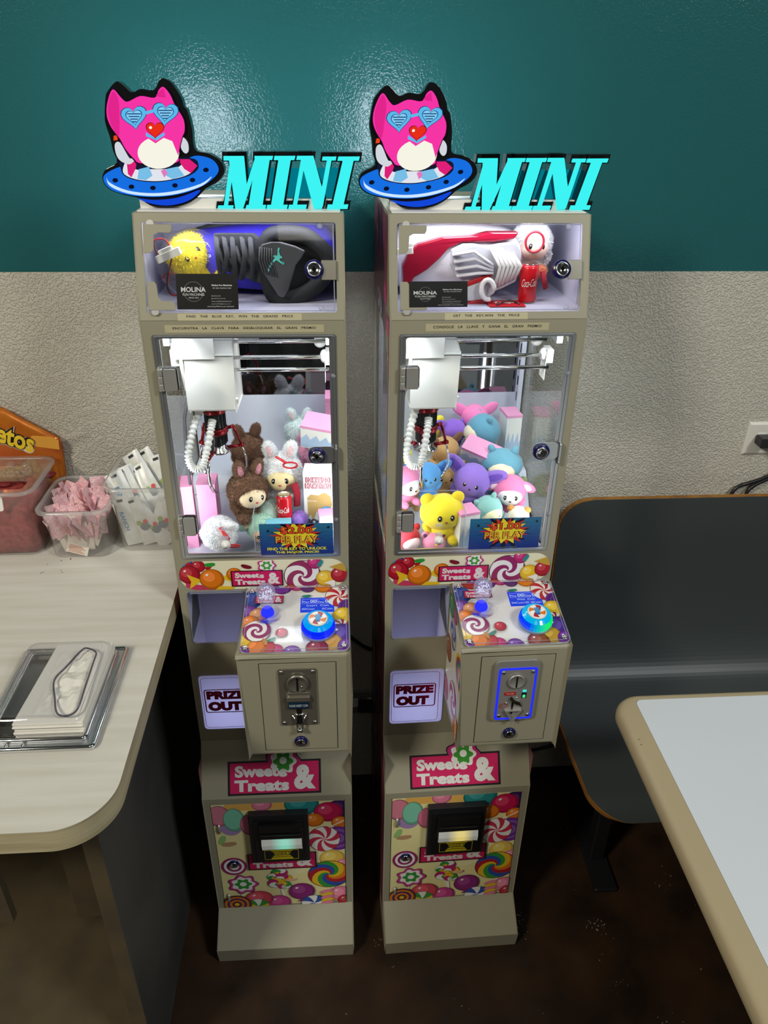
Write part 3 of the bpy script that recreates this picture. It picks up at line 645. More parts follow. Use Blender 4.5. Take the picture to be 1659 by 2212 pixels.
    P.swirl(.076,1.041,.035,[C(150,40,90),WHT]*3,tw=3.6); P.ball(.013,1.012,.016,PUR); P.ball(.052,1.009,.013,C(180,60,40)); P.ball(.12,1.035,.018,YEL); P.ball(.10,1.072,.014,MAG); P.bean(.11,1.07,.006,TEA,1)
    P.wrap(.148,1.043,.017,RED,WHT,.9); P.sh([(.128,1.062),(.16,1.05),(.165,1.075)],C(200,160,60))
    P.sh(flower(.008,1.068,.0165,7,.12),C(190,40,120)); P.sh(flower(.008,1.068,.0135,7,.12),WHT); P.sh(flower(.008,1.068,.009,6,.2),C(70,160,50)); P.sh(circ(.008,1.068,.004),WHT)
    P.logo(-.012,1.040,.094,False)
    P.build('candy_band',M['print'],root)
    # --- prize bin behind the two openings
    B(MB().box(-.160,-.030,.085,.088,.615,1.03).box(-.160,-.157,-.05,.085,.615,1.03).box(-.033,-.030,-.05,.085,.615,1.03).box(-.16,-.03,-.05,.088,.612,.615).box(-.16,-.03,-.05,.088,1.03,1.033),'prize_bin','lavender')
    dk=MB().box(-.1565,-.128,-.02,.0,.885,.945) if one else MB().box(-.05,-.0335,-.02,.0,.885,.93)
    B(MB().prism(Fr((-.1568 if one else -.0338,0,0),(0,1,0),(0,0,1)),[(-.045,.872),(.06,.872),(.06,.965),(.03,.968)],0,.0006),'bin_flap','foam')
    for u,v in (((-.122,.98),(-.1,.945),(-.06,.95)) if one else ((-.13,.935),(-.098,.94),(-.07,.975))): B(MB().prism(XZ((0,.0848,0)),circ(u,v,.005,16),0,.0006),'bin_plug',colmat('plug_grey',(176,174,190)))
    aw=B(MB().prism(FF,rrect(-.1515,.8805,-.036,1.0108,.008),.0003,.002),'bin_window','acr'); B(MB().tube([FF.p(x,y,.0015) for x,y in rrect(-.151,.881,-.0365,1.0103,.008)],.0007,5,closed=True).fbox(FF,-.146,-.042,1.003,1.0065,-.003,-.001),'window_rim','frostrim',aw)
    pf=B(MB().prism(FF,rrect(-.152,.6435,-.036,.795,.009),.0003,.002),'prize_flap','frost')
    P=Print(Fr((0,-.0553,0),(1,0,0),(0,0,1)),None); mr=C(140,16,60)
    u=-.0985
    fr_=MB().prism(Fr((0,-.0553,0),(1,0,0),(0,0,1)),rrect(-.1485,.649,-.0455,.79,.008),0,.00004,[rrect(-.1475,.65,-.0465,.789,.007)],col=mr)
    fr_.prism(Fr((0,-.0553,0),(1,0,0),(0,0,1)),rrect(u-.046,.692,u+.046,.758,.006),0,.00004,[rrect(u-.0435,.6945,u+.0435,.7555,.004)],col=mr)
    fr_.text(Fr((0,-.0554,0),(1,0,0),(0,0,1)),'PRIZE',u,.7415,0,width=.082,height=.0235,col=mr,bold=.075); fr_.text(Fr((0,-.0554,0),(1,0,0),(0,0,1)),'OUT',u-.004,.710,0,width=.072,height=.027,col=mr,bold=.085)
    B(fr_,'prize_lettering','print',pf)
    B(MB().box(-.142,-.048,.0825,.0848,.655,.735),'bin_light','cabin')
    lamp('bin_led',(-.095,.082,.695),(-.095,-.06,.715),.09,BIN_W,(.80,.81,1),.07,root)
    # --- control box
    X0,X1=-.034,.1645
    cbx=B(MB().prism(Fr((X1,0,0),(0,1,0),(0,0,1)),[(-.0535,.731),(-.217,.731),(-.217,.981),(-.0535,1.010)],X0-X1,0),'control_box','cab',bevel=.007,seg=3)
    sl=Fr((X0-.0003,0,0),(0,-1,0),(0,0,1)); cl_=[(.06,.90),(.06,1.0),(.205,.97),(.205,.88)]
    P=Print(sl,[(.057,.74),(.21,.74),(.21,.975),(.057,1.002)]); rng=random.Random(5)
    P.sh([(.057,.74),(.21,.74),(.21,.975),(.057,1.002)],C(232,226,206)); P.ball(.07,.76,.03,RED); P.ball(.075,.87,.03,C(150,60,40)); P.swirl(.11,.93,.03,[BLU,C(200,190,160)]*3); P.rings(.19,.9,.04,[YEL,RED,BLU,GRN,ORG],6); P.ball(.08,.98,.025,GRN); P.ball(.12,.985,.018,MAG); P.swirl(.15,.80,.035,[MAG,WHT]*3); P.ball(.2,.76,.03,ORG); P.stick(.19,.9,.2,.74,.006)
    P.build('side_print',M['print'],cbx)
    tp=rrect(X0+.001,.001,X1-.001,LCT+.004,.012)
    P=Print(Fr(CT.p(0,0,.0022),CT.ex,CT.ey),tp); P.sh(tp,C(226,222,214)); c0=CT
    P.sh(rrect(.0,.02,.13,.15,.03),C(236,234,230))
    P.ball(-.022,.135,.022,BLU); P.ball(.005,.168,.02,C(170,50,40)); P.ball(.035,.168,.02,PUR); P.ball(.064,.172,.016,MAG); P.ball(.085,.165,.014,C(90,30,110)); P.ball(.115,.168,.018,ORG); P.pin(.146,.138,.026,C(190,30,50),WHT); P.rings(.163,.11,.02,[PUR,C(80,30,120)],5); P.ball(.154,.088,.02,YEL); P.pin(.148,.064,.014,RED,WHT)
    P.ball(.15,.04,.026,C(80,40,150)); P.ball(.13,.022,.02,C(200,150,50)); P.ball(.16,.012,.018,PUR); P.ball(.105,.008,.02,C(150,60,40)); P.ball(.06,.0,.016,PUR); P.ball(.03,.006,.014,MAG); P.ball(.012,.012,.018,C(190,40,60)); P.ball(-.012,.018,.026,ORG); P.ball(-.028,.03,.014,YEL); P.ball(-.028,.005,.012,PUR)
    P.ball(-.026,.098,.02,C(110,50,150)); P.ball(-.006,.092,.017,C(220,150,90)); P.ball(-.02,.072,.018,ORG); P.bean(.083,.138,.006,C(30,130,110),.1)
    P.swirl(-.006,.052,.025,[C(150,40,100),WHT]*2,tw=6); P.ball(.04,.046,.011,C(185,30,60)); P.bean(.022,.03,.006,C(70,130,110),.6); P.bean(.01,.025,.006,C(190,130,60),2)
    P.logo(.012,.131,.052,False)
    cpn=P.build('control_print',M['print'],cbx)
    B(MB().prism(CT,rrect(X0+.0005,.0005,X1-.0005,LCT+.002,.012),.0045,.0075),'control_cover','acr',cbx); 
    B(MB().tube([CT.p(x,y,.0078) for x,y in rrect(X0+.006,.006,X1-.006,LCT-.006,.006)],.0007,5,closed=True).tube([CT.p(x,y,.006) for x,y in rrect(X0+.0008,.0008,X1-.0008,LCT,.012)],.0012,5,closed=True),'cover_edge','frostrim',cbx)
    for u_,v_ in ((X0+.01,.011),(X1-.011,.011),(X1-.011,LCT-.012),(X0+.012,LCT-.014)):
        mb=MB(); scr(mb,CT,u_,v_,.0075,.0055); B(mb,'cover_screw','steel',cbx)
    # joystick
    jf=Fr(CT.p(.0115,.092,.0075),(1,0,0),(0,1,0)); 
    B(MB().lathe(jf,[(.028,-.001),(.028,.0006),(.024,.0016),(.009,.002)],28),'joystick_skirt','acr',cbx)
    B(MB().lathe(jf,[(.012,.001),(.0125,.005),(.010,.012),(.007,.0155)],20),'joystick_base',M_JOY,cbx)
    B(MB().lathe(jf,[(.005,.014),(.009,.018),(.0125,.026),(.0165,.038),(.0178,.048),(.0165,.058),(.011,.065),(0,.068)],24),'joystick_knob',M_BUB,cbx)
    bub=MB(); rb=random.Random(3)
    for _ in range(90):
        while True:
            p=V((rb.uniform(-1,1),rb.uniform(-1,1),rb.uniform(-1,1)))
            if p.length<1: break
        bub.ell(jf.p(p.x*.0135,p.y*.0135,.047+p.z*.015),rb.uniform(.0007,.0016),nu=6,nv=4)
    B(bub,'knob_bubbles',M_BUBB,cbx)
    # screen
    sc=B(MB().fbox(CT,.072,.136,.0985,.136,.002,.0032),'screen',M_SCR,cbx); ft=Fr(CT.p(0,0,.0033),CT.ex,CT.ey); tx=MB(); lc=C(205,225,255)
    tx.text(ft,'Play',.082,.1245,.0001,width=.0125,height=.0055,col=lc); tx.text(ft,'00',.0965,.1262,.0001,width=.0125,height=.0078,col=lc,bold=.02); tx.text(ft,'Time',.1105,.1245,.0001,width=.0125,height=.0050,col=lc); tx.text(ft,'00',.1252,.1262,.0001,width=.0125,height=.0078,col=lc,bold=.02)
    tx.text(ft,'Insert  Coin' if one else 'Wait  Coin',.105,.1155,.0001,width=.042 if one else .036,height=.0048,col=lc); tx.text(ft,'00Coin      0Coin' if one else '04Coin1Pl  0Coin',.104,.1065,.0001,width=.058,height=.0048,col=lc)
    for a in (rect(.075,.1202,.133,.1206),rect(.075,.1318,.133,.1322),rect(.075,.1205,.0754,.132),rect(.1036,.1205,.104,.132),rect(.1326,.1205,.133,.132)): tx.poly(ft,a,.0001,lc)
    tx.build('screen_text',M_SCRT,sc)
    # big lit button
    bf=Fr(CT.p(.107,.052,.0075),CT.ex,CT.ey)
    B(MB().lathe(bf,[(.032,-.001),(.032,.003),(.030,.005)],32),'button_bezel','frostrim',cbx)
    bm=MB(); prof_=[(.0295,.003),(.0315,.008),(.031,.014),(.0275,.021),(.021,.0255),(.018,.0265)]; n=32
    for j in range(len(prof_)-1):
        for i in range(n):
            t0,t1_=2*pi*i/n,2*pi*(i+1)/n; (ra,wa),(rb_,wb_)=prof_[j],prof_[j+1]
            tm=(t0+t1_)/2; k=.5+.5*cos(tm-(pi*.85 if one else -.4)); k=min(1,max(0,(k-.35)*1.8))
            if one: c=(0,.02+.5*max(0,sin(tm)) ,1-.35*max(0,sin(tm)),1) if j<3 else (0,.35,.9,1)
            else: c=(.0,.05+.85*k,1-.85*k,1) if j<3 else (.0,.45,.8,1)
            bm.add([bf.p(ra*cos(t0),ra*sin(t0),wa),bf.p(ra*cos(t1_),ra*sin(t1_),wa),bf.p(rb_*cos(t1_),rb_*sin(t1_),wb_),bf.p(rb_*cos(t0),rb_*sin(t0),wb_)],[(0,1,2,3)],c,True)
    B(bm,'button_dome',M_BTN,cbx)
    B(MB().lathe(bf,[(.018,.0262),(.018,.0285),(.016,.0295),(0,.0295)],28),'button_cap','whitepl',cbx)
    P=Print(Fr(bf.p(0,0,.0296),bf.ex,bf.ey),circ(0,0,.0155,24)); P.swirl(0,0,.0155,[RED,WHT,ORG,WHT]*2,tw=.9); hd=C(60,150,205)
    P.sh(circ(0,-.002,.0048,14),hd)
    for a,l in ((-.75,.0075),(-.32,.0105),(.02,.0112),(.35,.0103),(.95,.008)): P.stick(0,-.002,l*sin(a),-.002+l*cos(a),.0026,hd); P.sh(circ(l*sin(a),-.002+l*cos(a),.0013,8),hd)
    P.sh(rect(-.0035,-.0095,.0035,-.005),C(40,90,160)); P.build('button_print',M['print'],cbx)
    # coin door
    B(MB().prism(CF,rect(-.0018,.7455,.1388,.9635),.0,.0004,[rect(-.0008,.7465,.1378,.9625)]),'door_gap','gloss_black',cbx)
    B(MB().fbox(CF,-.0006,.1376,.7467,.9623,.0002,.0012),'coin_door','cab',cbx,bevel=.0006)
    lock(CF,.0675,.7695,.001,.0125,cbx)
    if one:
        B(MB().prism(CF,rrect(.033,.815,.1015,.951,.002),.0012,.005),'coin_plate',M['darkmetal'],cbx,bevel=.0012)
        for u_,v_ in ((.0385,.9455),(.096,.9455),(.0385,.8205),(.096,.8205)): mb=MB(); scr(mb,CF,u_,v_,.005,.0042); B(mb,'plate_screw','steel',cbx)
        B(MB().lathe(CF.at(.0672,.9205),[(.0205,.005),(.0205,.010),(.0175,.0125),(.016,.0105),(0,.0105)],28),'coin_entry',M['darkmetal'],cbx)
        B(MB().fbox(CF,.0655,.069,.9045,.9355,.0106,.0112),'coin_slot','gloss_black',cbx); B(MB().ell(CF.p(.0745,.9145,.0105),.0022),'slot_stud','steel',cbx)
        B(MB().fbox(CF,.046,.089,.880,.890,.005,.0125).fbox(CF,.049,.086,.886,.899,.005,.009),'plate_ridge','darkmetal',cbx,bevel=.001)
        tg=B(MB().fbox(CF,.0485,.0865,.8615,.8775,.005,.0115),'insert_label',colmat('label_navy',(18,40,62),.3),cbx,bevel=.0008)
        B(MB().text(Fr(CF.p(0,0,.0117),CF.ex,CF.ey),'PLEASE INSERT COIN',.0675,.8695,0,width=.034,height=.0058,col=C(205,220,225)),'insert_lettering','print',cbx)
        B(MB().fbox(CF,.0625,.0725,.818,.8615,.005,.0058),'return_gap','gloss_black',cbx)
        ch=MB().tube([CF.p(.055,.842,.006),CF.p(.0665,.805,.012)],.0022,8).tube([CF.p(.080,.842,.006),CF.p(.0685,.805,.012)],.0022,8).tube([CF.p(.055,.842,.006),CF.p(.080,.842,.006)],.0018,8).tube([CF.p(.0625,.807,.012),CF.p(.0725,.807,.012)],.0045,10)
        B(ch,'coin_return','steel',cbx)
    else:
        gm=M['satin']=M.get('satin') or pbr('satin_grey_metal',(.42,.41,.38,1),.42,.55)
        B(MB().prism(CF,rrect(.024,.808,.109,.957,.012),.0012,.008),'coin_plate',gm,cbx,bevel=.003,seg=3)
        B(MB().prism(CF,rrect(.0325,.8125,.1045,.9395,.005),.008,.0092,[rrect(.036,.816,.101,.936,.004)]),'light_ring',M_BLUE,cbx)
        B(MB().prism(CF,rrect(.036,.816,.101,.936,.004),.0078,.0088),'plate_face',gm,cbx)
        for u_,v_ in ((.0405,.930),(.0965,.930),(.0405,.822),(.0965,.822)): mb=MB(); scr(mb,CF,u_,v_,.0088,.0038); B(mb,'plate_screw','steel',cbx)
        B(MB().lathe(CF.at(.0665,.9095),[(.0165,.0088),(.0165,.0125),(.0145,.0140),(.0135,.013),(0,.013)],28),'coin_entry',gm,cbx); B(MB().fbox(CF,.0652,.0680,.896,.923,.0131,.0136),'coin_slot','gloss_black',cbx)
        rl=B(MB().prism(CF,rrect(.046,.8735,.069,.882,.0035),.0088,.0094),'plate_badge',colmat('badge_red',(170,40,36),.4),cbx); B(MB().text(Fr(CF.p(0,0,.0095),CF.ex,CF.ey),'TW-389',.0575,.8778,0,width=.016,height=.004,col=C(225,190,180)),'badge_lettering','print',cbx)
        B(MB().prism(CF,circ(.0475,.8475,.0085,20,.0062),.0088,.0092,[circ(.0475,.8475,.0072,20,.005)],col=C(160,40,40)).text(Fr(CF.p(0,0,.0093),CF.ex,CF.ey),'T-L',.0475,.8475,0,width=.009,height=.0045,col=C(160,40,40)),'oval_mark','print',cbx)
        B(MB().prism(CF,[(.058,.868),(.060,.8725),(.0665,.864),(.078,.8585),(.0805,.8495),(.069,.8545),(.0605,.862)],.0088,.0125),'reject_lever','steel',cbx,bevel=.0006)
        dg=B(MB().fbox(CF,.080,.0895,.866,.8795,.0088,.0094),'digit_display',colmat('dark_teal',(8,50,60),.3),cbx); B(MB().text(Fr(CF.p(0,0,.0096),CF.ex,CF.ey),'0',.0848,.8705,0,width=.0055,height=.0075,bold=.05),'digit',M_GRND,cbx); B(MB().fbox(CF,.0815,.0885,.881,.8825,.0088,.0096).fbox(CF,.0815,.0885,.884,.8855,.0088,.0096),'status_light',M_CYAN,cbx)
        B(MB().fbox(CF,.0628,.0665,.826,.8555,.0088,.0093),'return_slot','gloss_black',cbx)
        B(MB().prism(CF,[(.0505,.838),(.0825,.838),(.0735,.822),(.0705,.8115),(.0665,.8085),(.0625,.8115),(.0595,.822)],.0088,.014,[[(.056,.8355),(.077,.8355),(.0665,.815)]]),'coin_return',gm,cbx,bevel=.0008)
        B(MB().ell(CF.p(.080,.848,.0095),.0032).ell(CF.p(.052,.8545,.0095),.002).ell(CF.p(.0715,.8675,.0095),.002),'plate_stud','steel',cbx)
    # --- big sticker on the slope (outline, letters)
    P=Print(Fr(FS.p(0,0,.0003),FS.ex,FS.ey),None); P.logo(-.005,.046,.194,True); P.build('logo_sticker',M['printm'],root)
    # --- bill door
    dw0,dw1,dv0,dv1=-.148,.1475,.0055,LD-.018
    bd=B(MB().fbox(FD,dw0,dw1,dv0,dv1,-.002,-.0002),'bill_door','cab')
    W_,H_=dw1-dw0,dv1-dv0
    X=lambda u_:dw0+u_*W_
    Y=lambda v_:dv1-v_*H_
    rc=rect(dw0,dv0,dw1,dv1)
    P=Print(Fr(FD.p(0,0,-.0001),FD.ex,FD.ey),rc,step=2.4e-5); P.sh(rc,CRM)
    P.sh(circ(X(.55),Y(.4),.09,30,.11),C(244,236,185))
    P.sh(rect(X(.1),Y(.06),X(.6),Y(-.02)),C(235,180,90)); P.ball(X(.38),Y(.01),.022,PNK); P.ball(X(.68),Y(.02),.038,TEA); P.ball(X(.96),Y(.08),.03,DPU); P.ball(X(.88),Y(.1),.032,C(200,20,80)); P.ball(X(.77),Y(.17),.022,ORG); P.ball(X(.97),Y(.2),.02,ORG)
    P.sh(circ(X(.13),Y(.2),.026,20,.03),C(170,140,190)); P.ball(X(.05),Y(.1),.026,C(220,130,150),.034,hi=False); P.ball(X(.16),Y(.14),.024,MNT,.038,hi=False); P.ball(X(.27),Y(.19),.02,C(220,120,150),.034,hi=False); P.bean(X(.05),Y(.32),.011,C(150,200,120),1.2); P.bean(X(.1),Y(.36),.012,C(190,150,110),.1)
    P.rings(X(.95),Y(.35),.036,[PUR,C(140,90,170)],5,.042); P.pin(X(.84),Y(.35),.036,C(205,50,80),WHT,.043); P.ball(X(.9),Y(.54),.03,C(240,200,90),line=False); P.ball(X(.99),Y(.6),.018,PNK,line=False); P.stick(X(.88),Y(.24),X(1.0),Y(.18),.003)
    P.rings(X(.115),Y(.58),.03,[C(150,30,100),WHT,C(150,30,100),WHT,C(150,30,100)],5,.032)
    P.stick(X(.88),Y(.78),X(.935),Y(.98),.006); P.swirl(X(.87),Y(.70),.049,[RED,YEL,GRN,BLU,RED,ORG,YEL,GRN,BLU],tw=3.0,ry=.049)
    P.stick(X(.17),Y(.8),X(.13),Y(.97),.005); P.sh(flower(X(.17),Y(.765),.034,7,.12),C(90,20,60)); P.sh(flower(X(.17),Y(.765),.032,7,.12),C(200,60,140)); P.sh(flower(X(.17),Y(.763),.026,7,.12),WHT); P.sh(flower(X(.17),Y(.763),.018,6,.18),GRN); P.sh(circ(X(.17),Y(.763),.008),WHT)
    P.stick(X(.475),Y(.8),X(.505),Y(1.0),.007)
    for k,(du,dv,r) in enumerate(((0,.66,.019),(-.05,.7,.015),(.03,.725,.02),(-.03,.765,.021),(.03,.79,.017))): P.swirl(X(.47+du),Y(dv),r,[GRN,YEL,MAG,WHT],tw=2.2,ry=r*.85,a0=k)
    P.ball(X(.45),Y(.97),.028,C(200,60,140)); P.ball(X(.29),Y(.92),.033,C(214,70,90),.03); P.swirl(X(.27),Y(1.0),.028,[GRN,WHT,GRN,YEL]*2,tw=.4); P.rings(X(.1),Y(.97),.036,[BRN,ORG,C(60,40,100),ORG,BRN,YEL],6)
    P.ball(X(.64),Y(.86),.031,C(140,30,120)); P.sh([(X(.6),Y(.97)),(X(.64),Y(.93)),(X(.68),Y(.96))],C(130,30,100)); P.swirl(X(.735),Y(.99),.03,[BLU,WHT]*4,tw=.5); P.ball(X(.96),Y(.9),.028,PNK); P.ball(X(1.0),Y(.97),.02,RED)
    for k in range(5): P.ball(X(.85),Y(.87+.03*k),.017,(PNK,YEL)[k%2],.007,.25,hi=False)
    P.bean(X(.56),Y(.73),.008,C(230,180,150),.2); P.bean(X(.5),Y(.8),.006,C(190,210,170),2)
    P.logo(-.0,Y(.53),.152,False)
    P.build('door_print',M['printm'],bd)
    lock(FD,X(.118),Y(.55),0,.0125,bd)
    for v_ in (.21,.9): B(MB().tube([FD.p(dw0+.012,Y(v_)+.014,.002),FD.p(dw0+.012,Y(v_),.005),FD.p(dw0+.012,Y(v_)-.014,.002)],.003,8),'door_catch','hingem',bd)
    ba=B(MB().fbox(FD,-.067,.0665,.190,.353,0,.016),'bill_acceptor','black',bd,bevel=.002)
    fb=Fr(FD.p(0,0,.016),FD.ex,FD.ey)
    B(MB().prism(fb,rrect(-.056,.199,.057,.338,.004),0,.003,[rrect(-.046,.240,.054,.332,.003)]),'acceptor_frame','gloss_black',bd,bevel=.001)
    B(MB().fbox(fb,-.045,.053,.284,.330,.0005,.010).fbox(fb,-.043,.05,.300,.3035,.010,.013),'bill_mouth','gloss_black',bd,bevel=.001)
    B(MB().prism(Fr(fb.p(-.040,0,0),(0,-1,0),(0,0,1)),[(.0,.240),(.008,.243),(.012,.262),(.008,.281),(.0,.283)],0,-.090),'bill_guide',M_BILL[idx],bd,bevel=.001)
    yl=C(206,186,30); mb=MB(); f2=Fr(fb.p(0,0,.0031),fb.ex,fb.ey)
    mb.prism(f2,rect(-.037,.204,.041,.2375),0,.0001,[rect(-.036,.205,.040,.2365)],col=yl)
    mb.poly(f2,[(-.024,.2375),(.030,.2375),(.0255,.2335),(-.0195,.2335)],.0002,yl); mb.poly(f2,[(-.018,.231),(.024,.231),(.0195,.2205),(-.0135,.2205)],.0002,yl); mb.poly(f2,[(-.0165,.2185),(.0225,.2185),(.0245,.2145),(-.0185,.2145)],.0002,yl); mb.poly(f2,[(-.020,.2125),(.026,.2125),(.029,.206),(-.023,.206)],.0002,yl)
    B(mb,'insert_mark','print',ba); B(MB().text(f2,'INSERT',.003,.2258,.0004,width=.040,height=.0082,col=(.01,.01,.01,1),bold=.01),'insert_word','print',ba)
    return root

# ------------------------------------------------------------------ lit materials and the two machines
DISP_W,CHAM_W,BIN_W=.27,1.7,.30
M_SIGN=printed('backlit_panel',emit=1.0); M_BACK=glow('rear_light',(.80,.90,1,1),13); M_CYAN=glow('cyan_letters',(.045,.86,.86,1),1.05)
M_BLUEPLATE=glow('cyan_plate',(.0,.36,.48,1),.5); M_LED=glow('white_diodes',(.92,.95,1,1),9); M_LEDV=glow('edge_strip',(.85,.9,1,1),2.5)
M_JOY=glow('blue_lit_base',(.02,.03,1,1),1.3); M_SCR=glow('blue_screen',(.02,.07,.9,1),.75); M_SCRT=printed('screen_glyphs',emit=.8); M_BTN=printed('lit_dome',emit=.95)
M_BLUE=glow('blue_ring_light',(.01,.02,1,1),1.4); M_GRND=glow('green_digit',(.1,1,.25,1),1.2)
M_BUB=clear('knob_resin',(.95,.95,1,1),.30,(.7,.72,.95,1),.03,1.25); M_BUBB=glow('lit_bubbles',(.72,.74,.95,1),1.1)
M['frostrim']=clear('polished_edge',(.92,.94,1,1),.35,(.85,.87,.95,1),.1)
def billmat(name,c):
    m,nt,out=newmat(name); tc=N(nt,'ShaderNodeTexCoord'); sx=N(nt,'ShaderNodeSeparateXYZ'); nt.links.new(tc.outputs['Object'],sx.inputs[0])
    rp=N(nt,'ShaderNodeValToRGB'); e=rp.color_ramp.elements; e[0].position=.25; e[0].color=(.16,.17,.15,1); e[1].position=.5; e[1].color=c
    x=e.new(.62); x.color=c; y=e.new(.85); y.color=(.16,.17,.15,1)
    mr=N(nt,'ShaderNodeMapRange'); mr.inputs[1].default_value=-.045; mr.inputs[2].default_value=.055; nt.links.new(sx.outputs[0],mr.inputs[0]); nt.links.new(mr.outputs[0],rp.inputs[0])
    em=N(nt,'ShaderNodeEmission'); em.inputs[1].default_value=.75; nt.links.new(rp.outputs[0],em.inputs[0])
    d=N(nt,'ShaderNodeBsdfPrincipled'); d.inputs['Base Color'].default_value=(.5,.5,.48,1); d.inputs['Roughness'].default_value=.3; ad=N(nt,'ShaderNodeAddShader'); nt.links.new(em.outputs[0],ad.inputs[0]); nt.links.new(d.outputs[0],ad.inputs[1]); nt.links.new(ad.outputs[0],out.inputs[0]); return m
M_BILL={1:billmat('lit_guide_green',(.16,.62,.46,1)),2:billmat('lit_guide_amber',(.75,.58,.12,1))}
MP={1:((-.177,-.2657,0),-.0055),2:((.2247,-.2672,0),.0186)}
make_machine(1,*MP[1],'white mini claw machine beside the counter, two-dollar price sign')
make_machine(2,*MP[2],'white mini claw machine beside the grey bench, one-dollar price sign')
MT={i:Matrix.Translation(V(MP[i][0]))@Matrix.Rotation(MP[i][1],4,'Z') for i in (1,2)}
def WP(i,p): return MT[i]@V(p)
def WR(i): return MP[i][1]

# ------------------------------------------------------------------ plush toys (plain generic stuffed animals in the photograph's colours)
def fabric(rgb,rough=.85): 
    k='plush_%d_%d_%d'%rgb; return colmat(k,rgb,rough,sheen=.3,bump=(500,.35))
def plush(i,name,label,head,r,rgb,face=None,ears='bunny',earin=None,yaw=0,pitch=0,roll=0,fur=0,belly=None,feet=None,eyes=True,back=False,body=1,group=None,earrgb=None,nose=(40,26,24),tail=False,hs=(1,.95,.95),shut=False,seat=None):
    g=group or ('plush toys in the two-dollar machine' if i==1 else 'plush toys in the one-dollar machine')
    R=Euler((pitch,roll,yaw+WR(i)),'XYZ'); HZ=1.5*r if body else r
    base=WP(i,head)-R.to_matrix()@V((0,0,HZ))
    t=empty(name,base,R,label,'plush toy',g); F=fabric(rgb); hc=V((0,0,HZ)); fl_=r*.15
    hm=MB().ell(hc,(r*hs[0],r*hs[1],r*hs[2]),nu=20,nv=14,noi=.03,nsc=2,fur=int(5200*fur),flen=fl_,fcol=None)
    h=hm.build('head',F,t)
    s=1 if back else -1
    if face:
        fm=MB().ell(hc+V((0,s*r*.55,-.14*r)),(r*.74,r*.62,r*.6),nu=20,nv=14); h2=fm.build('face',fabric(face,.5),t); fy=s*r*1.17; fz=-.14*r
    else: fy=s*r*.93; fz=-.02*r; h2=h
    if eyes and not back:
        for sg in (-1,1):
            if shut: MB().tube([hc+V((sg*r*.18,fy*.93,fz+r*.08)),hc+V((sg*r*.33,fy*.93,fz+r*.02)),hc+V((sg*r*.48,fy*.84,fz+r*.05))],r*.03,6).build('eye',M['black'],t)
            else:
                e=MB().ell(hc+V((sg*r*.3,fy*.9,fz+r*.1)),(r*.12,r*.08,r*.16),nu=10,nv=8).build('eye',M['gloss_black'],t)
                MB().ell(hc+V((sg*r*.3-r*.03,fy*.9-r*.07,fz+r*.16)),r*.035,nu=6,nv=5).build('eye_glint',M['whitepl'],e)
        MB().ell(hc+V((0,fy*1.0,fz-r*.08)),(r*.07,r*.05,r*.05),nu=8,nv=6).build('nose',colmat('nose_%d%d%d'%nose,nose),t)
    er=fabric(earrgb) if earrgb else F
    for sg in (-1,1):
        ax=None
        if ears=='bunny': c=hc+V((sg*r*.5,0,r*1.15)); rr=(r*.3,r*.22,r*.5); ro=Euler((0,sg*.3,0))
        elif ears=='round': c=hc+V((sg*r*.75,0,r*.72)); rr=(r*.34,r*.2,r*.34); ro=Euler((0,sg*.6,0))
        elif ears=='point': c=hc+V((sg*r*.85,0,r*.75)); rr=(r*.28,r*.16,r*.6); ro=Euler((0,sg*.85,0))
        elif ears=='wing': c=hc+V((sg*r*1.05,0,r*.6)); rr=(r*.42,r*.12,r*.75); ro=Euler((0,sg*.95,0))
        elif ears=='flop': c=hc+V((sg*r*.95,-r*.1,r*.3)); rr=(r*.62,r*.2,r*.3); ro=Euler((0,sg*.45,0))
        elif ears=='tiny': c=hc+V((sg*r*.62,0,r*.85)); rr=(r*.2,r*.15,r*.26); ro=Euler((0,sg*.5,0))
        else: continue
        eo=MB().ell(c,rr,ro,12,9,fur=int(1100*fur),flen=fl_*.8).build('ear',er,t)
        if earin: MB().ell(c+V((0,s*rr[1]*.55,0)),(rr[0]*.6,rr[1]*.6,rr[2]*.7),ro,10,8).build('ear_lining',fabric(earin),eo)
    if body:
        bz=.62*r
        MB().ell((0,0,bz),(.72*r,.62*r,.66*r),nu=18,nv=12,noi=.03,fur=int(3000*fur),flen=fl_).build('body',fabric(belly) if belly else F,t)
        for sg in (-1,1):
            MB().ell((sg*r*.72,s*.22*r,.72*r),(.2*r,.2*r,.4*r),Euler((0,sg*.6,0)),10,8,fur=int(800*fur),flen=fl_).build('arm',F,t)
            MB().ell((sg*r*.45,s*.6*r,.2*r),(.26*r,.4*r,.24*r),nu=12,nv=9,fur=int(700*fur),flen=fl_).build('foot',fabric(feet) if feet else F,t)
    return t
BRW=(122,84,58); CRE=(240,214,176); WHI=(250,250,252); MNTC=(190,224,208)
p=plush(1,'plush_bunny','brown furry plush with cream face slumped below the claw, two-dollar machine',(-.030,.045,1.180),.038,BRW,CRE,'bunny',(236,160,180),yaw=.55,roll=.12,fur=1.3,nose=(190,60,60))
p=plush(1,'plush_bunny','brown furry plush facing away behind the other brown one',(-.037,.165,1.213),.034,BRW,None,'bunny',(236,160,180),back=True,yaw=.2,fur=1.2)
p=plush(1,'plush_bunny','white furry plush with cream face behind the red can, two-dollar machine',(.034,.095,1.195),.040,WHI,(246,226,170),'bunny',(246,200,204),fur=1.4,nose=(205,50,50))
p=plush(1,'plush_bunny','white furry plush lying face down inside the clear chute guard',(-.085,.005,1.106),.034,WHI,None,'flop',(246,200,204),yaw=2.6,pitch=-.5,roll=.5,fur=1.4,body=0,eyes=False)
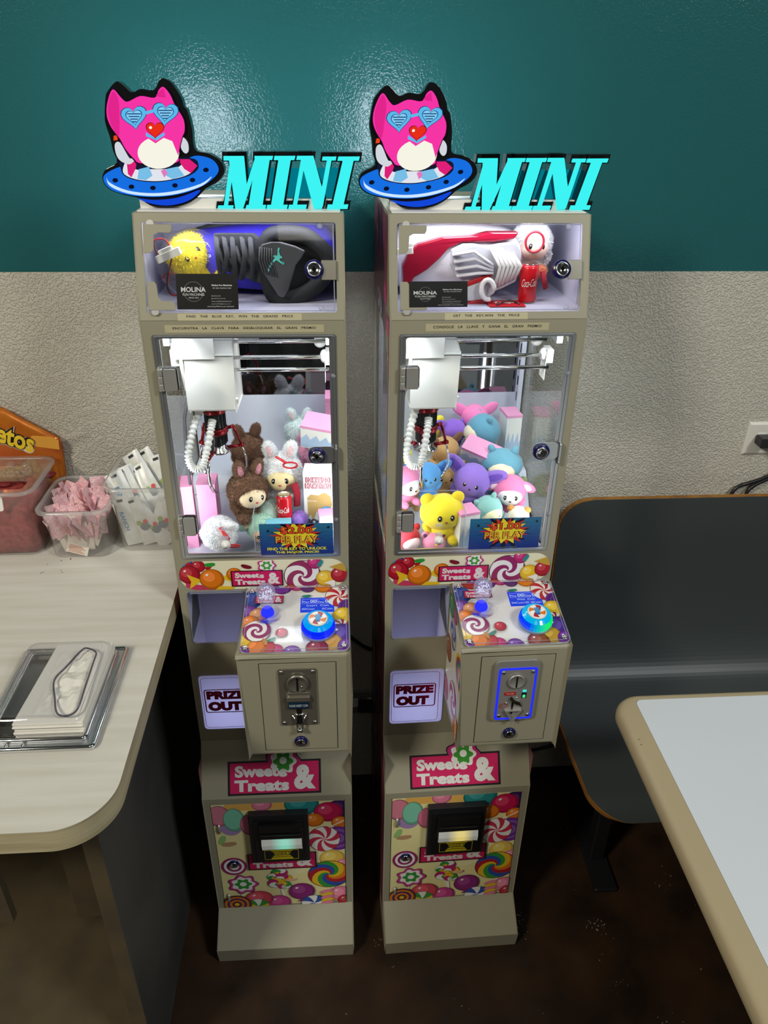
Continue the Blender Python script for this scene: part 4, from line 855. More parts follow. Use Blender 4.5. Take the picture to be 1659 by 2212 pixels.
p=plush(1,'plush_bunny','mint furry plush with peach face tucked behind the blue price sign',(-.004,.02,1.11),.029,MNTC,(240,196,166),'flop',(240,196,166),yaw=.15,pitch=.15,fur=1,body=0)
p=plush(1,'plush_bear','pale mint fluffy plush lying below the red can',(.01,.05,1.128),.026,(200,220,212),None,'round',fur=1,body=0,eyes=False,back=True)
p=plush(1,'plush_bear','pink fluffy plush behind the lock of the two-dollar machine',(.104,.16,1.212),.034,(240,176,204),None,'round',fur=1.2,eyes=False,body=1)
p=plush(1,'plush_bear','small purple fluffy plush beside the macaron box',(.068,.035,1.118),.018,(160,120,205),None,'none',fur=.7,eyes=False,body=0)
p=plush(1,'plush_bunny','white fluffy plush with upright ears at the back of the two-dollar machine',(.068,.235,1.222),.032,(226,238,236),None,'bunny',(244,206,206),fur=1,eyes=False)
# one-dollar machine
p=plush(2,'plush_bear','bright yellow round plush in front, smiling, one-dollar machine',(-.05,.012,1.142),.041,(246,222,40),None,'round',earrgb=(236,206,34),yaw=.1,hs=(1.08,.9,.9),nose=(120,60,40))
p=plush(2,'plush_bear','purple big-eared plush in the middle of the one-dollar machine',(.022,.085,1.172),.038,(146,112,208),None,'wing',(104,70,180),yaw=-.3,roll=.25)
p=plush(2,'plush_bear','sky blue plush under the claw of the one-dollar machine',(-.07,.085,1.186),.029,(86,158,222),None,'wing',(60,120,205),yaw=.1)
p=plush(2,'plush_bear','tan plush between the blue and the purple plush',(-.026,.125,1.165),.030,(206,164,104),None,'point',(90,60,40),yaw=-.1,earrgb=(196,150,92))
p=plush(2,'plush_bear','tan plush with dark pointed ears turned away behind the claw',(-.02,.178,1.20),.030,(200,156,98),None,'point',(84,56,36),back=True,yaw=.3,earrgb=(120,84,56))
p=plush(2,'plush_bear','dozing teal plush with cream face against the right window, one-dollar machine',(.092,.125,1.188),.039,(98,160,182),(240,230,190),'tiny',shut=True,yaw=-.25,hs=(1.12,.95,.85))
p=plush(2,'plush_bear','teal plush turned away on top of the pile, one-dollar machine',(.066,.21,1.228),.038,(92,156,180),(236,226,190),'tiny',shut=True,yaw=-1.3,hs=(1.1,.95,.95))
p=plush(2,'plush_bear','sleepy mint plush above the blue one-dollar sign',(.047,.03,1.134),.030,(136,190,184),(238,232,188),'tiny',shut=True,yaw=.2,roll=-.3)
p=plush(2,'plush_bear','pink plush with white cheeks and drooping ears above the mint plush',(.10,.072,1.155),.034,(240,130,180),(244,236,238),'flop',(250,214,226),yaw=-.2)
p=plush(2,'plush_bear','pink and white plush at the left edge of the one-dollar machine',(-.118,.065,1.185),.032,(240,140,186),(244,240,242),'flop',(250,214,226),yaw=.5)
p=plush(2,'plush_bear','pink plush with wide ears at the very back of the pile',(.052,.245,1.245),.030,(242,128,186),None,'wing',(246,170,206),back=True,eyes=False)
p=plush(2,'plush_bear','purple plush turned away behind the tan ones',(.004,.225,1.222),.028,(140,96,204),None,'wing',(110,70,180),back=True,eyes=False,yaw=.4)
p=plush(2,'plush_bear','yellow plush half hidden at the back left of the pile',(-.045,.255,1.215),.030,(240,226,70),None,'round',eyes=False,back=True)
p=plush(2,'plush_bear','yellow plush pressed against the left rear window, one-dollar machine',(-.12,.18,1.16),.034,(238,226,80),None,'round',yaw=.6)
p=plush(2,'plush_bear','white and orange plush beside the one-dollar sign',(.108,.02,1.122),.022,(240,230,214),None,'round',(232,150,60),yaw=-.3,earrgb=(206,140,66),body=1)
p=plush(2,'plush_bear','red plush at the bottom of the clear chute, one-dollar machine',(-.118,.0,1.092),.026,(196,40,52),(240,214,214),'round',body=0,eyes=False,yaw=.4)
p=plush(2,'plush_bear','dusty pink plush at the bottom of the chute below the yellow one',(-.066,-.008,1.084),.024,(226,140,170),None,'round',(90,60,80),body=0,eyes=False)
p=plush(2,'plush_bear','tan plush filling the left rear corner of the one-dollar machine',(-.105,.135,1.13),.030,(196,158,104),None,'round',yaw=.3)
# soft fill-ins low in the pile where the glass shows them
plush(2,'plush_bear','grey-green plush low against the right window, one-dollar machine',(.128,.15,1.12),.028,(150,160,110),None,'round',yaw=-.5,eyes=False)

# ------------------------------------------------------------------ prize boxes
def prize_box(i,label,c,sz,yaw,tilt=(0,0),top=(238,160,200),side=(240,238,232),group=None,cat='box',name='prize_box',wave=True):
    t=empty(name,WP(i,c),Euler((tilt[0],tilt[1],yaw+WR(i))),label,cat,group or 'boxed prizes in the machines'); a,b,h=sz
    MB().box(-a/2,a/2,-b/2,b/2,0,h).build('carton',colmat('carton_%d_%d_%d'%side,side,.5),t,bevel=.0006)
    MB().box(-a/2-.0004,a/2+.0004,-b/2-.0004,b/2+.0004,h-.006,h+.0004).build('lid',colmat('lid_%d_%d_%d'%top,top,.5),t,bevel=.0006)
    if wave:
        f=Fr((0,-b/2-.0002,0),(1,0,0),(0,0,1)); m=MB()
        pts=[(-a/2,h*.05)]+[(-a/2+a*k/10,h*(.42+.12*((k*7)%3))) for k in range(11)]+[(a/2,h*.05)]
        m.poly(f,pts,.0001,C(176,200,226)); m.build('side_print',M['printm'],t)
    return t
PKF=(240,158,200)
prize_box(1,'tall pink box at the left glass, two-dollar machine',(-.148,.055,1.058),(.022,.05,.138),.15,side=PKF,top=PKF,wave=False)
prize_box(1,'pink box standing under the claw, two-dollar machine',(-.110,.065,1.058),(.036,.05,.137),.02,side=PKF,top=PKF,wave=False)
prize_box(1,'pink-topped box tilted at the upper right of the two-dollar machine',(.112,.145,1.235),(.066,.05,.055),-.25,(.25,.1))
prize_box(1,'small pink box near the mirror, right corner of the two-dollar machine',(.138,.235,1.15),(.028,.05,.155),0,side=PKF,top=PKF,wave=False)
prize_box(1,'small pink and blue box in front of the macaron box',(.126,.01,1.058),(.034,.03,.088),.1,side=(196,206,226))
prize_box(1,'small turquoise box above the two-dollar sign',(.031,.0,1.06),(.048,.03,.072),.05,side=(150,200,216),top=(120,190,210))
t=prize_box(1,'white blind box lettered EXCITING MACARON with brown drips',(.110,.062,1.058),(.058,.045,.158),-.06,side=(240,240,238),top=(236,236,236),cat='box',wave=False)
f=Fr((0,-.0228,0),(1,0,0),(0,0,1)); P=Print(f,rect(-.029,0,.029,.158)); 
P.sh([(-.022,.06),(-.022,.105),(-.015,.112),(.0,.11),(.012,.117),(.024,.108),(.027,.09),(.02,.075),(.012,.085),(.004,.062),(-.004,.075),(-.012,.05),(-.016,.066)],C(196,164,100)); P.ball(.015,.072,.014,C(110,170,220),line=False); P.sh(circ(-.004,.03,.02,20,.008),C(225,214,190))
for b,c_ in ((.09,C(150,60,80)),(.02,C(240,190,196))): P.text('EXCITING',0,.144,width=.044+b*.05,height=.0095+b*.03,col=c_,bold=b); P.text('MACARON',0,.131,width=.047+b*.05,height=.0095+b*.03,col=c_,bold=b)
P.text('Blind box',-.012,.098,width=.018,height=.004,col=C(244,240,226)); P.text('BOO',-.008,.050,width=.034,height=.014,col=C(60,56,62),bold=.06)
P.sh(circ(-.014,.03,.011,16,.004),C(220,120,170)); P.sh(circ(-.014,.025,.012,16,.004),C(170,200,90)); P.build('front_print',M['printm'],t)
prize_box(2,'pink-topped box tilted in the middle of the pile, one-dollar machine',(.05,.16,1.185),(.075,.045,.036),-.5,(.35,.25))
prize_box(2,'pink-topped box standing inside beside the one-dollar sign',(-.004,.0,1.058),(.042,.04,.096),.28,(.0,.0))
prize_box(2,'pink-topped box by the right rear window, one-dollar machine',(.128,.225,1.15),(.034,.05,.115),.1)

# red soda cans with white script, scarf and strap
def can(i,label,c,r,h,yaw=0,tilt=0):
    t=empty('soda_can',WP(i,c),Euler((tilt,0,yaw+WR(i))),label,'can','red soda cans held by white plush toys')
    MB().lathe(XY(),[(r*.86,0),(r,h*.06),(r,h*.88),(r*.8,h*.97)],28).build('can_body',colmat('can_red',(196,22,34),.22),t)
    MB().lathe(XY(),[(r*.8,h*.965),(r*.84,h),(r*.78,h*.985),(0,h*.975)],28).build('can_lid',M['steel'],t); MB().lathe(XY(),[(r*.84,-.0008),(r*.88,h*.02)],28).build('can_foot',M['steel'],t)
    pts,fs,x0,x1,y0,y1=text2d('Coca-Cola',.0,.45,.88); m=MB(); w=r*1.75; sy=h*.2/(y1-y0)
    vs_=[]
    for x,y in pts:
        a=((x-(x0+x1)/2)/(x1-x0))*w/r-.15; vs_.append((r*1.01*sin(a),-r*1.01*cos(a),h*.42+(y-y0)*sy+r*.12*((x-x0)/(x1-x0)-.5)))
    m.add(vs_,fs,C(240,236,232)); m.build('can_lettering',M['print'],t)
    return t
can(1,'red soda can in front of the white plush, two-dollar machine',(.0415,.032,1.115),.0145,.062)
MB().tube([WP(1,(.062,.05,1.19)),WP(1,(.067,.045,1.17)),WP(1,(.066,.04,1.145))],.009,8,flat=.5).build('knit_scarf',colmat('scarf_red',(150,24,44),.9,bump=(300,.6))); tag(bpy.data.objects['knit_scarf'],'dark red knit scarf beside the can, two-dollar machine','scarf')
def ring_strap(i,label,pts,ringc,rr,fr):
    t=empty('key_strap',WP(i,ringc),(0,0,0),label,'strap','red plush key straps'); m=MB(); c0=WP(i,ringc)
    q=[WP(i,p)-c0 for p in pts]; m.tube(q,.0042,8,flat=.35).build('strap_band',colmat('strap_red',(204,24,36),.35),t)
    MB().tube([V((rr*cos(a),fr[1]*rr*sin(a),fr[0]*rr*sin(a)-rr*.6)) for a in (2*pi*k/24 for k in range(24))],.0018,8,closed=True).build('strap_ring',colmat('strap_red',(204,24,36),.35),t)
    e=Fr((q[0]+q[1])/2+V((0,-.0022,.0015)),(1,0,-.25),(.25,-.3,1)); MB().text(e,'Co.',0,0,0,width=.010,height=.005,col=C(245,240,236),shear=.4).build('strap_lettering',M['print'],t); return t
ring_strap(1,'red wrist strap with ring on top of the white plush, two-dollar machine',[(.028,.062,1.243),(.040,.056,1.238),(.048,.052,1.234)],(.056,.050,1.238),.0135,(.75,-.6))
ring_strap(1,'red wrist strap lying on the white plush in the chute',[(-.078,-.022,1.135),(-.068,-.03,1.122),(-.062,-.03,1.112)],(-.056,-.033,1.108),.0135,(.5,-.5))

# ------------------------------------------------------------------ upper display: sneakers, bagged plush, cards
def qd1(x,y): return (-.191+.0002367*x-.00001664*y,1.705-.0002319*y)
def qd2(x,y): return (-.201+.0002471*x+.00002036*y,1.708-.0002366*y)
def shoe_shell(sections,n=22):
    rings=[]
    for x,zc,hz,y0,y1,pw in sections:
        ring=[]
        for k in range(n):
            t=2*pi*k/n; cz=abs(cos(t))**pw*(1 if cos(t)>=0 else -1); sy=abs(sin(t))**pw*(1 if sin(t)>=0 else -1)
            ring.append(V((x,(y0+y1)/2-sy*(y1-y0)/2*-1*-1,zc+cz*hz)))
        rings.append(ring)
    return rings
# dark high-top lying with its opening to the viewer, toe to the left
SB=colmat('violet_blue_suede',(56,44,196),.75,bump=(420,.3)); DG=colmat('charcoal_knit',(44,46,50),.8,bump=(700,.4)); GT=colmat('grey_rubberised',(74,75,80),.5); BKS=colmat('black_suede',(22,24,28),.8,bump=(600,.4))
t=empty('sneaker',WP(1,(.03,.09,1.552)),(0,0,WR(1)),'charcoal and violet-blue high-top sneaker lying on its side','sneaker','sneakers in the display cases'); o=V((.03,.09,1.552))
def L(x,y,z): return V((x,y,z))-o
secs=[(-.135,1.612,.012,.07,.13,.9),(-.115,1.612,.034,.055,.15,.8),(-.08,1.611,.044,.045,.16,.8),(-.03,1.611,.050,.038,.165,.8),(.02,1.611,.054,.035,.17,.8),(.07,1.611,.057,.045,.17,.8),(.11,1.611,.058,.05,.165,.8),(.138,1.611,.05,.055,.16,.85),(.15,1.611,.03,.07,.145,.9)]
MB().loft([[p-o for p in r] for r in shoe_shell(secs)]).build('upper',SB,t)
MB().loft([[p-o+V((0,.0,0)) for p in r] for r in shoe_shell([(-.12,1.612,.03,.15,.176,.6),(-.06,1.611,.048,.155,.182,.6),(.04,1.611,.056,.16,.184,.6),(.12,1.611,.055,.158,.182,.6),(.15,1.611,.03,.15,.176,.6)])]).build('sole',GT,t)
ov=lambda pts,y,fn: [(fn(*p)[0]-o.x,fn(*p)[1]-o.z) for p in pts]
f=XZ((0,.026-o.y,0))
MB().prism(f,ov([(620,190),(900,190),(985,250),(1000,470),(990,555),(900,520),(760,470),(690,440),(640,330)][::-1],0,qd1),-.012,.0).build('tongue_knit',DG,t,bevel=.004)
cpx=[(1000,215),(1110,190),(1250,205),(1340,265),(1415,340),(1425,430),(1350,545),(1230,625),(1110,650),(1030,610),(1000,480),(985,330)]
cp_=[V((qd1(*p)[0],.030,qd1(*p)[1]))-o for p in cpx]; q_=[]
for i in range(12):
    p0,p1,p2,p3=[cp_[(i+k)%12] for k in (-1,0,1,2)]
    for j in range(4): u=j/4; q_.append(.5*((2*p1)+(p2-p0)*u+(2*p0-5*p1+4*p2-p3)*u*u+(3*p1-p0-3*p2+p3)*u**3))
MB().tube(q_,.0135,10,closed=True).build('collar',BKS,t)
MB().prism(XZ((0,.036-o.y,0)),[(qd1(*p)[0]-o.x,qd1(*p)[1]-o.z) for p in cpx[::-1]],-.01,0).build('lining',colmat('shoe_lining',(14,14,17),.9),t)
tg=[(955,250),(1020,232),(1095,232),(1190,258),(1258,290),(1235,335),(1195,390),(1175,470),(1150,560),(1120,615),(1085,608),(1050,560),(1005,490),(965,430),(938,350)]
tm=MB().prism(XZ((0,.006-o.y,0)),ov(tg[::-1],0,qd1),-.006,0).build('tongue_flap',GT,t,bevel=.003,seg=3)
rb_=MB()
for k in range(6): rb_.tube([V((qd1(948+16*k,262+k*2)[0],.0055,qd1(948+16*k,262+k*2)[1]))-o,V((qd1(944+17*k,350)[0],.0045,qd1(944+17*k,350)[1]))-o,V((qd1(972+20*k,440+k*6)[0],.0055,qd1(972+20*k,440+k*6)[1]))-o],.0013,6)
rb_.build('tongue_ribs',GT,tm)
jm=[(1072,268),(1080,266),(1083,275),(1078,290),(1086,318),(1100,330),(1102,338),(1090,338),(1082,345),(1090,358),(1108,366),(1118,372),(1112,380),(1095,374),(1075,360),(1062,352),(1048,362),(1035,378),(1018,405),(1010,432),(1003,428),(1008,402),(1024,370),(1040,350),(1052,332),(1036,324),(1052,318),(1066,322),(1070,300),(1068,284)]
MB().prism(XZ((0,.0055-o.y,0)),ov(jm[::-1],0,qd1),0,.001,col=C(100,214,204)).prism(XZ((0,.0055-o.y,0)),[(qd1(*p)[0]-o.x,qd1(*p)[1]-o.z) for p in circ(1108,373,9,12)],0,.001,col=C(100,214,204)).build('tongue_emblem',M['print'],tm)
lc=MB(); lace_m=colmat('grey_lace',(58,60,64),.9,bump=(900,.5))
for k,x in enumerate((640,690,748,812,872)):
    a=qd1(x,195); b=qd1(x+18+14*(k%2),325); c=qd1(x-2+30*((k+1)%2),480+k*9)
    lc=MB().tube([V((a[0],.030,a[1]))-o,V((b[0],.012,b[1]))-o,V((c[0],.026,c[1]))-o],.0042,8,flat=.45); lc.build('lace',lace_m,t)
for k in range(4):
    a=qd1(650+62*k,270); b=qd1(720+62*k,440); MB().tube([V((a[0],.024,a[1]))-o,V(((a[0]+b[0])/2,.015,(a[1]+b[1])/2))-o,V((b[0],.024,b[1]))-o],.0036,8,flat=.45).build('lace',lace_m,t)
# white and red trainer, toe to the lower left, laces to the viewer
o=V((0,.10,1.552)); t=empty('sneaker',WP(2,o),(0,0,WR(2)),'white and red trainer lying on its side','sneaker','sneakers in the display cases')
WL=colmat('white_leather',(226,224,234),.45,bump=(300,.1)); RP=colmat('red_patent',(140,20,44),.15); WM=colmat('white_mesh',(206,206,214),.8,bump=(1500,.8)); RL=colmat('red_leather',(170,30,40),.4)
def S2(secs): return [[p-o for p in r] for r in shoe_shell(secs)]
MB().loft(S2([(-.158,1.612,.02,.07,.13,.9),(-.14,1.612,.048,.05,.15,.8),(-.10,1.612,.058,.04,.16,.8),(-.05,1.614,.058,.035,.165,.8),(0,1.616,.052,.032,.165,.8),(.04,1.618,.045,.035,.165,.8),(.065,1.62,.036,.045,.16,.85),(.08,1.622,.02,.06,.145,.9)])).build('upper',WL,t)
f2=XZ((0,.0,0))
def pz(pts,y,fn): return [(fn(*p)[0]-o.x,fn(*p)[1]-o.z) for p in pts]
MB().prism(XZ((0,.032-o.y,0)),pz([(222,560),(222,420),(270,320),(340,270),(500,225),(700,215),(820,190),(1030,190),(1000,235),(860,255),(640,258),(545,300),(480,370),(400,440),(300,500),(268,555)][::-1],0,qd2),-.02,0).build('rand',RP,t,bevel=.004)
MB().prism(XZ((0,.02-o.y,0)),pz([(560,300),(640,262),(720,262),(800,280),(880,262),(1000,250),(1030,300),(1030,420),(1000,520),(900,570),(845,590),(800,560),(640,520),(575,470),(545,400)][::-1],0,qd2),-.012,0).build('vamp_mesh',WM,t,bevel=.005)
for k in range(4):
    a=qd2(560+8*k,330+48*k); b=qd2(700+10*k,300+50*k); c=qd2(830,395+18*k)
    MB().tube([V((a[0],.016,a[1]))-o,V((b[0],.010,b[1]))-o,V((c[0],.012,c[1]))-o],.0055,8,flat=.5).build('overlay_rib',WL,t)
MB().prism(XZ((0,.012-o.y,0)),pz([(375,545),(560,552),(640,520),(760,470),(832,435),(835,470),(780,500),(660,548),(620,575),(380,568)][::-1],0,qd2),-.006,0).build('collar_trim',RL,t,bevel=.002)
MB().prism(XZ((0,.010-o.y,0)),pz([(640,660),(700,640),(815,630),(812,690),(760,722),(650,728)][::-1],0,qd2),-.012,0).build('heel_tab',RL,t,bevel=.003)
MB().prism(XZ((0,.012-o.y,0)),pz([(600,560),(700,530),(790,490),(850,520),(850,590),(780,640),(650,650)][::-1],0,qd2),-.01,0).build('lining',WM,t,bevel=.003)
for k in range(6):
    x=860+28*k; a=qd2(x-30,290+6*k); b=qd2(x+20,400); c=qd2(x-10,560-14*k)
    MB().tube([V((a[0],.018,a[1]))-o,V((b[0],.008,b[1]))-o,V((c[0],.018,c[1]))-o],.0048,8,flat=.6).build('lace',colmat('white_lace',(232,230,232),.9,bump=(900,.5)),t)
lp=[V((qd2(790+45*cos(a),560-70*sin(a))[0],.004,qd2(790,560-70*sin(a))[1]))-o for a in (2*pi*k/16 for k in range(14))]; MB().tube(lp,.0042,8).build('lace',M['white_lace'],t)
# clear bag with a yellow plush
t=plush(1,'plush_bear','yellow plush inside a crinkled clear bag, upper display',(-.094,.06,1.62),.037,(244,224,40),None,'none',fur=.5,yaw=.5,roll=-.6,pitch=-.2,group='plush toys in the display cases',nose=(190,30,60))
bg=MB().ell(WP(1,(-.085,.05,1.606)),(.062,.045,.058),Euler((0,.5,0)),28,18,noi=.10,nsc=3); bo=bg.build('plastic_bag',clear('crinkly_film',(1,1,1,1),.04,(.95,.95,.9,1),.06,1.3)); tag(bo,'crinkled clear bag around the yellow plush','bag')
# white plush with can in the second display
plush(2,'plush_bunny','white furry plush with pink face holding a red can, upper display',(.092,.075,1.64),.034,WHI,(244,206,188),'none',fur=1.5,group='plush toys in the display cases',feet=(246,170,130),nose=(196,40,50))
can(2,'red soda can in the upper display of the one-dollar machine',(.079,.022,1.552),.0155,.064)
MB().tube([WP(2,(.085+.0155*cos(a),.03,1.648+.0165*sin(a))) for a in (2*pi*k/28 for k in range(28))],.0021,8,closed=True).build('key_ring',colmat('ring_crimson',(168,36,52),.3)); tag(bpy.data.objects['key_ring'],'crimson ring hanging before the white plush face, upper display','ring')
MB().tube([WP(2,(.104,.03,1.60)),WP(2,(.108,.026,1.585)),WP(2,(.112,.026,1.572))],.007,8,flat=.5).build('knit_scarf',M['scarf_red']); tag(bpy.data.objects['knit_scarf.001'],'crimson knit scarf behind the lock, upper display','scarf')
t=MB().fbox(Fr(WP(2,(.035,.005,1.5515)),(1,0,0),(0,1,0)),-.028,.034,-.02,.02,0,.001).build('prize_card',colmat('card_red',(186,28,40),.4)); tag(t,'red printed card lying before the white trainer','card')
MB().text(Fr(WP(2,(.036,.004,1.5528)),(1,0,0),(0,1,0)),'Trap',0,.004,0,width=.036,height=.014,col=C(245,240,236),bold=.03,shear=.3).build('card_lettering',M['print'],t)
MB().tube([WP(2,p) for p in ((.018,-.012,1.5535),(.03,-.004,1.556),(.045,.01,1.556),(.056,.006,1.554),(.06,-.006,1.5535))],.0012,6).build('black_cord',M['black']); tag(bpy.data.objects['black_cord'],'thin black cord curled on the red card','cord')
# business cards
def bcard(i,label,u0,u1,v0,v1):
    o=FT.p((u0+u1)/2,(v0+v1)/2,0)-V((0,0,0)); base=FT.p((u0+u1)/2,v0,.0042)
    M4=MT[i]; fr=Fr(M4@FT.p((u0+u1)/2,v0,.0054),M4.to_3x3()@FT.ex,M4.to_3x3()@FT.ey); w=(u1-u0)/2; h=v1-v0
    t=MB().fbox(fr,-w,w,0,h,0,.0004).build('business_card',colmat('card_black',(10,11,12),.3)); tag(t,label,'card','black business cards on the display doors')
    m=MB(); c=C(205,205,205); f=Fr(fr.p(0,0,.0005),fr.ex,fr.ey)
    m.prism(f,circ(-w*.45,h*.5,h*.28,28),0,.00003,[circ(-w*.45,h*.5,h*.27,28)],col=C(120,120,120))
    m.text(f,'MOLINA',-w*.45,h*.56,.0001,width=w*.8,height=h*.14,col=c,bold=.02); m.text(f,'FUN MACHINES',-w*.45,h*.42,.0001,width=w*.7,height=h*.07,col=c); m.text(f,'SINCE 2024',-w*.45,h*.33,.0001,width=w*.32,height=h*.04,col=c)
    m.text(f,'Molina Fun Machines',w*.48,h*.68,.0001,width=w*.66,height=h*.05,col=c,bold=.02); m.text(f,'#1 claw machine host',w*.48,h*.60,.0001,width=w*.6,height=h*.04,col=c)
    for k,(s,wd_) in enumerate((('234-555-5100',.3),('@molinafunmachines',.46),('www.molinafunmachine.com',.66),('jmolina555@yahoo.com',.62))): m.text(f,s,w*.12,h*(.38-.075*k),.0001,width=w*wd_,height=h*.035,col=C(170,170,170),align='l')
    m.text(f,"Let's bring FUN to your business!",w*.42,h*.08,.0001,width=w*.86,height=h*.045,col=c)
    m.build('card_print',M['printm'],t)
bcard(1,'black business card on the door of the two-dollar machine display',-.1025,-.0055,.0175,.0725); bcard(2,'black business card partly behind a bracket, one-dollar machine display',-.134,-.0385,.0205,.061)
# small wiring connectors in the displays
t=empty('wire_connector',WP(1,(-.12,.03,1.60)),(0,0,0),'white plug connector with red and black wires, upper display','connector')
MB().fbox(Fr((0,-.02,.03),(1,0,.4),(-.4,0,1)),-.02,.022,-.006,.006,-.006,.006).fbox(Fr((0,-.02,.03),(1,0,.4),(-.4,0,1)),-.012,.012,.006,.012,-.004,.004).build('plug',M['whitepl'],t,bevel=.001)
for k,c_ in enumerate(((170,20,30),(20,20,22))):
    pts=[V((-.018,-.012-.003*k,.028)),V((-.022,-.01,.05)),V((-.005,-.006,.052)),V((.004,-.01,.03)),V((-.008,-.018,-.02+.004*k)),V((.0,-.02,-.034)),V((.012,-.016,-.028)),V((.014,-.012,-.008)),V((-.004,-.01,.0)),V((-.022,-.01,-.012))]
    q=[]
    for i in range(len(pts)-1):
        p0,p1,p2,p3=pts[max(i-1,0)],pts[i],pts[i+1],pts[min(i+2,len(pts)-1)]
        for j in range(6): s=j/6; q.append(.5*((2*p1)+(p2-p0)*s+(2*p0-5*p1+4*p2-p3)*s*s+(3*p1-p0-3*p2+p3)*s**3))
    MB().tube(q,.0012,6).build('wire',colmat('wire_%d'%k,c_,.4),t)
t=MB().fbox(Fr(WP(2,(-.136,.02,1.636)),(1,0,.1),(-.1,0,1)),-.016,.014,-.005,.005,-.005,.005).fbox(Fr(WP(2,(-.132,.02,1.644)),(1,0,.1),(-.1,0,1)),-.008,.010,-.004,.004,-.004,.004).build('wire_connector',M['whitepl'],bevel=.001); tag(t,'white plug connector beside the trainer toe','connector')

# ------------------------------------------------------------------ serving counter on the left
ZC=.98
wood=pbr('pale_laminate',C(216,212,203),.38,var=(3.0,C(204,199,186),(1.0,14,1)),bump=(400,.03)); edge=pbr('laminate_edge',C(196,184,150),.45,var=(6,C(170,156,120),(1,1,18)))
ct=empty('serving_counter',(-.75,-.38,ZC),(0,0,0),'pale wood-grain counter top with rounded corner','counter')
cx0,cx1,cy0,cy1=-1.6,-.3585,-.834,WY-.001; R_=.085
pl=[(cx0,cy0)]+[(cx1-R_+R_*cos(t),cy0+R_+R_*sin(t)) for t in (rad(-90+90*k/24) for k in range(25))]+[(cx1,cy1),(cx0,cy1)]
fc=XY((.75,.38,0)); MB().prism(fc,pl,-.001,0).build('laminate_top',wood,ct); MB().prism(fc,pl,-.042,-.001).build('edge_band',edge,ct)
m=MB(); rr=random.Random(4)
for _ in range(9): m.lathe(XY((rr.uniform(-.66,-.60)+.75,rr.uniform(-.2,-.13)+.38,.0002)),[(rr.uniform(.0008,.0016),0),(0,.0012)],6)
m.build('crumbs',colmat('crumb_brown',(80,50,36)),ct)
grey=pbr('dark_grey_laminate',C(74,74,71),.6,var=(4,C(58,59,58))); tanw=pbr('raw_particle_board',C(84,71,48),.8,var=(12,C(72,61,42)))
cb=empty('counter_cabinet',(-.8,-.38,0),(0,0,0),'grey laminate cabinet base under the counter top','cabinet')
def bx(x0,x1,y0,y1,z0,z1,n,mt): return MB().box(x0+.8,x1+.8,y0+.38,y1+.38,z0,z1).build(n,mt,cb)
bx(-.466,-.4375,-.697,.05,0,ZC-.0425,'end_panel',tanw); bx(-.4374,-.4365,-.697,.05,0,ZC-.0425,'panel_facing',grey)
bx(-.56,-.4665,-.600,-.582,.43,ZC-.0425,'support_board',tanw); bx(-.80,-.686,-.600,-.582,.425,ZC-.0425,'support_board',tanw)
bx(-1.6,-.4665,.02,.045,0,ZC-.0425,'rear_panel',tanw); bx(-1.6,-.4665,-.66,.02,.1,.118,'bottom_shelf',tanw)
# ------------------------------------------------------------------ cloudy food tubs
TUB=clear('cloudy_polypropylene',(.97,.97,.97,1),.22,(.80,.79,.77,1),.12,1.4)
TUBR=clear('cloudy_rim',(.95,.95,.95,1),.42,(.82,.81,.79,1),.15,1.45)
def tub(label,cx,cy,h,yaw=0,group='clear food tubs on the counter',a=.082,b=.092):
    t=empty('food_tub',(cx,cy,ZC),(0,0,yaw),label,'tub',group)
    def ring(s,z,r): return [V((x,y,z)) for x,y in rrect(-a*s,-b*s,a*s,b*s,r,5)]
    MB().loft([ring(.76,.0005,.02),ring(.80,.006,.022),ring(.84,h*.72,.024),ring(.88,h*.74,.024),ring(.89,h-.004,.025)],cap=False).add(ring(.76,.0005,.02),[tuple(range(24))]).build('tub_wall',TUB,t)
    MB().loft([ring(.89,h-.004,.025),ring(.90,h,.025),ring(1.0,h,.03),ring(1.0,h-.006,.03)],cap=False).build('tub_rim',TUBR,t)
    return t
t1=tub('tall clear tub filled with red seasoning at the left edge',-.737,-.052,.16); t2=tub('low clear tub holding pink sweetener packets',-.583,-.068,.12,a=.075,b=.09); t3=tub('tall clear tub of dressing packets beside the two-dollar machine',-.438,-.045,.16)
# red seasoning, lid
sm=pbr('red_seasoning',C(176,70,66),.9,var=(90,C(140,34,34)),bump=(700,.9))
g=MB(); rg=[]
def rr4(s,z,r=.02): return [V((x-.737,y-.052,ZC+z+.004*noise.noise(V((x*60,y*60,z*9))))) for x,y in rrect(-.082*s,-.092*s,.082*s,.092*s,r,5)]
g.loft([rr4(.73,.004),rr4(.78,.05),rr4(.81,.105),rr4(.7,.117),rr4(.35,.124),rr4(.05,.126,.002)]); so=g.build('seasoning',sm); tag(so,'coarse red seasoning filling the left tub','seasoning',kind='stuff')
for k in range(5):
    c=V((-.75+.02*k,-.04+.02*((k*2)%3),ZC+.131)); ob=MB().ell(c,(.016,.012,.007),Euler((0,0,k)),12,8,noi=.25,nsc=2).build('snack_piece',colmat('dark_red_snack',(120,20,22),.6)); tag(ob,'dark red snack piece on top of the seasoning under the clear lid','snack','snack pieces in the left tub')
ld=empty('tub_lid',(-.737,-.052,ZC+.1605),(0,0,0),'clear moulded lid on the left tub','lid')
CL=clear('clear_lid',(.98,.98,.97,1),.08,(.8,.78,.72,1),.06,1.45)
MB().prism(XY(),rrect(-.078,-.088,.078,.088,.026),0,.0018,[rrect(-.03,-.075,.06,-.035,.01)]).build('lid_sheet',CL,ld,bevel=.0006)
for k in range(3): MB().ell((-.035+.035*k,.03,.007),(.009,.013,.008),nu=12,nv=8).build('lid_boss',CL,ld)
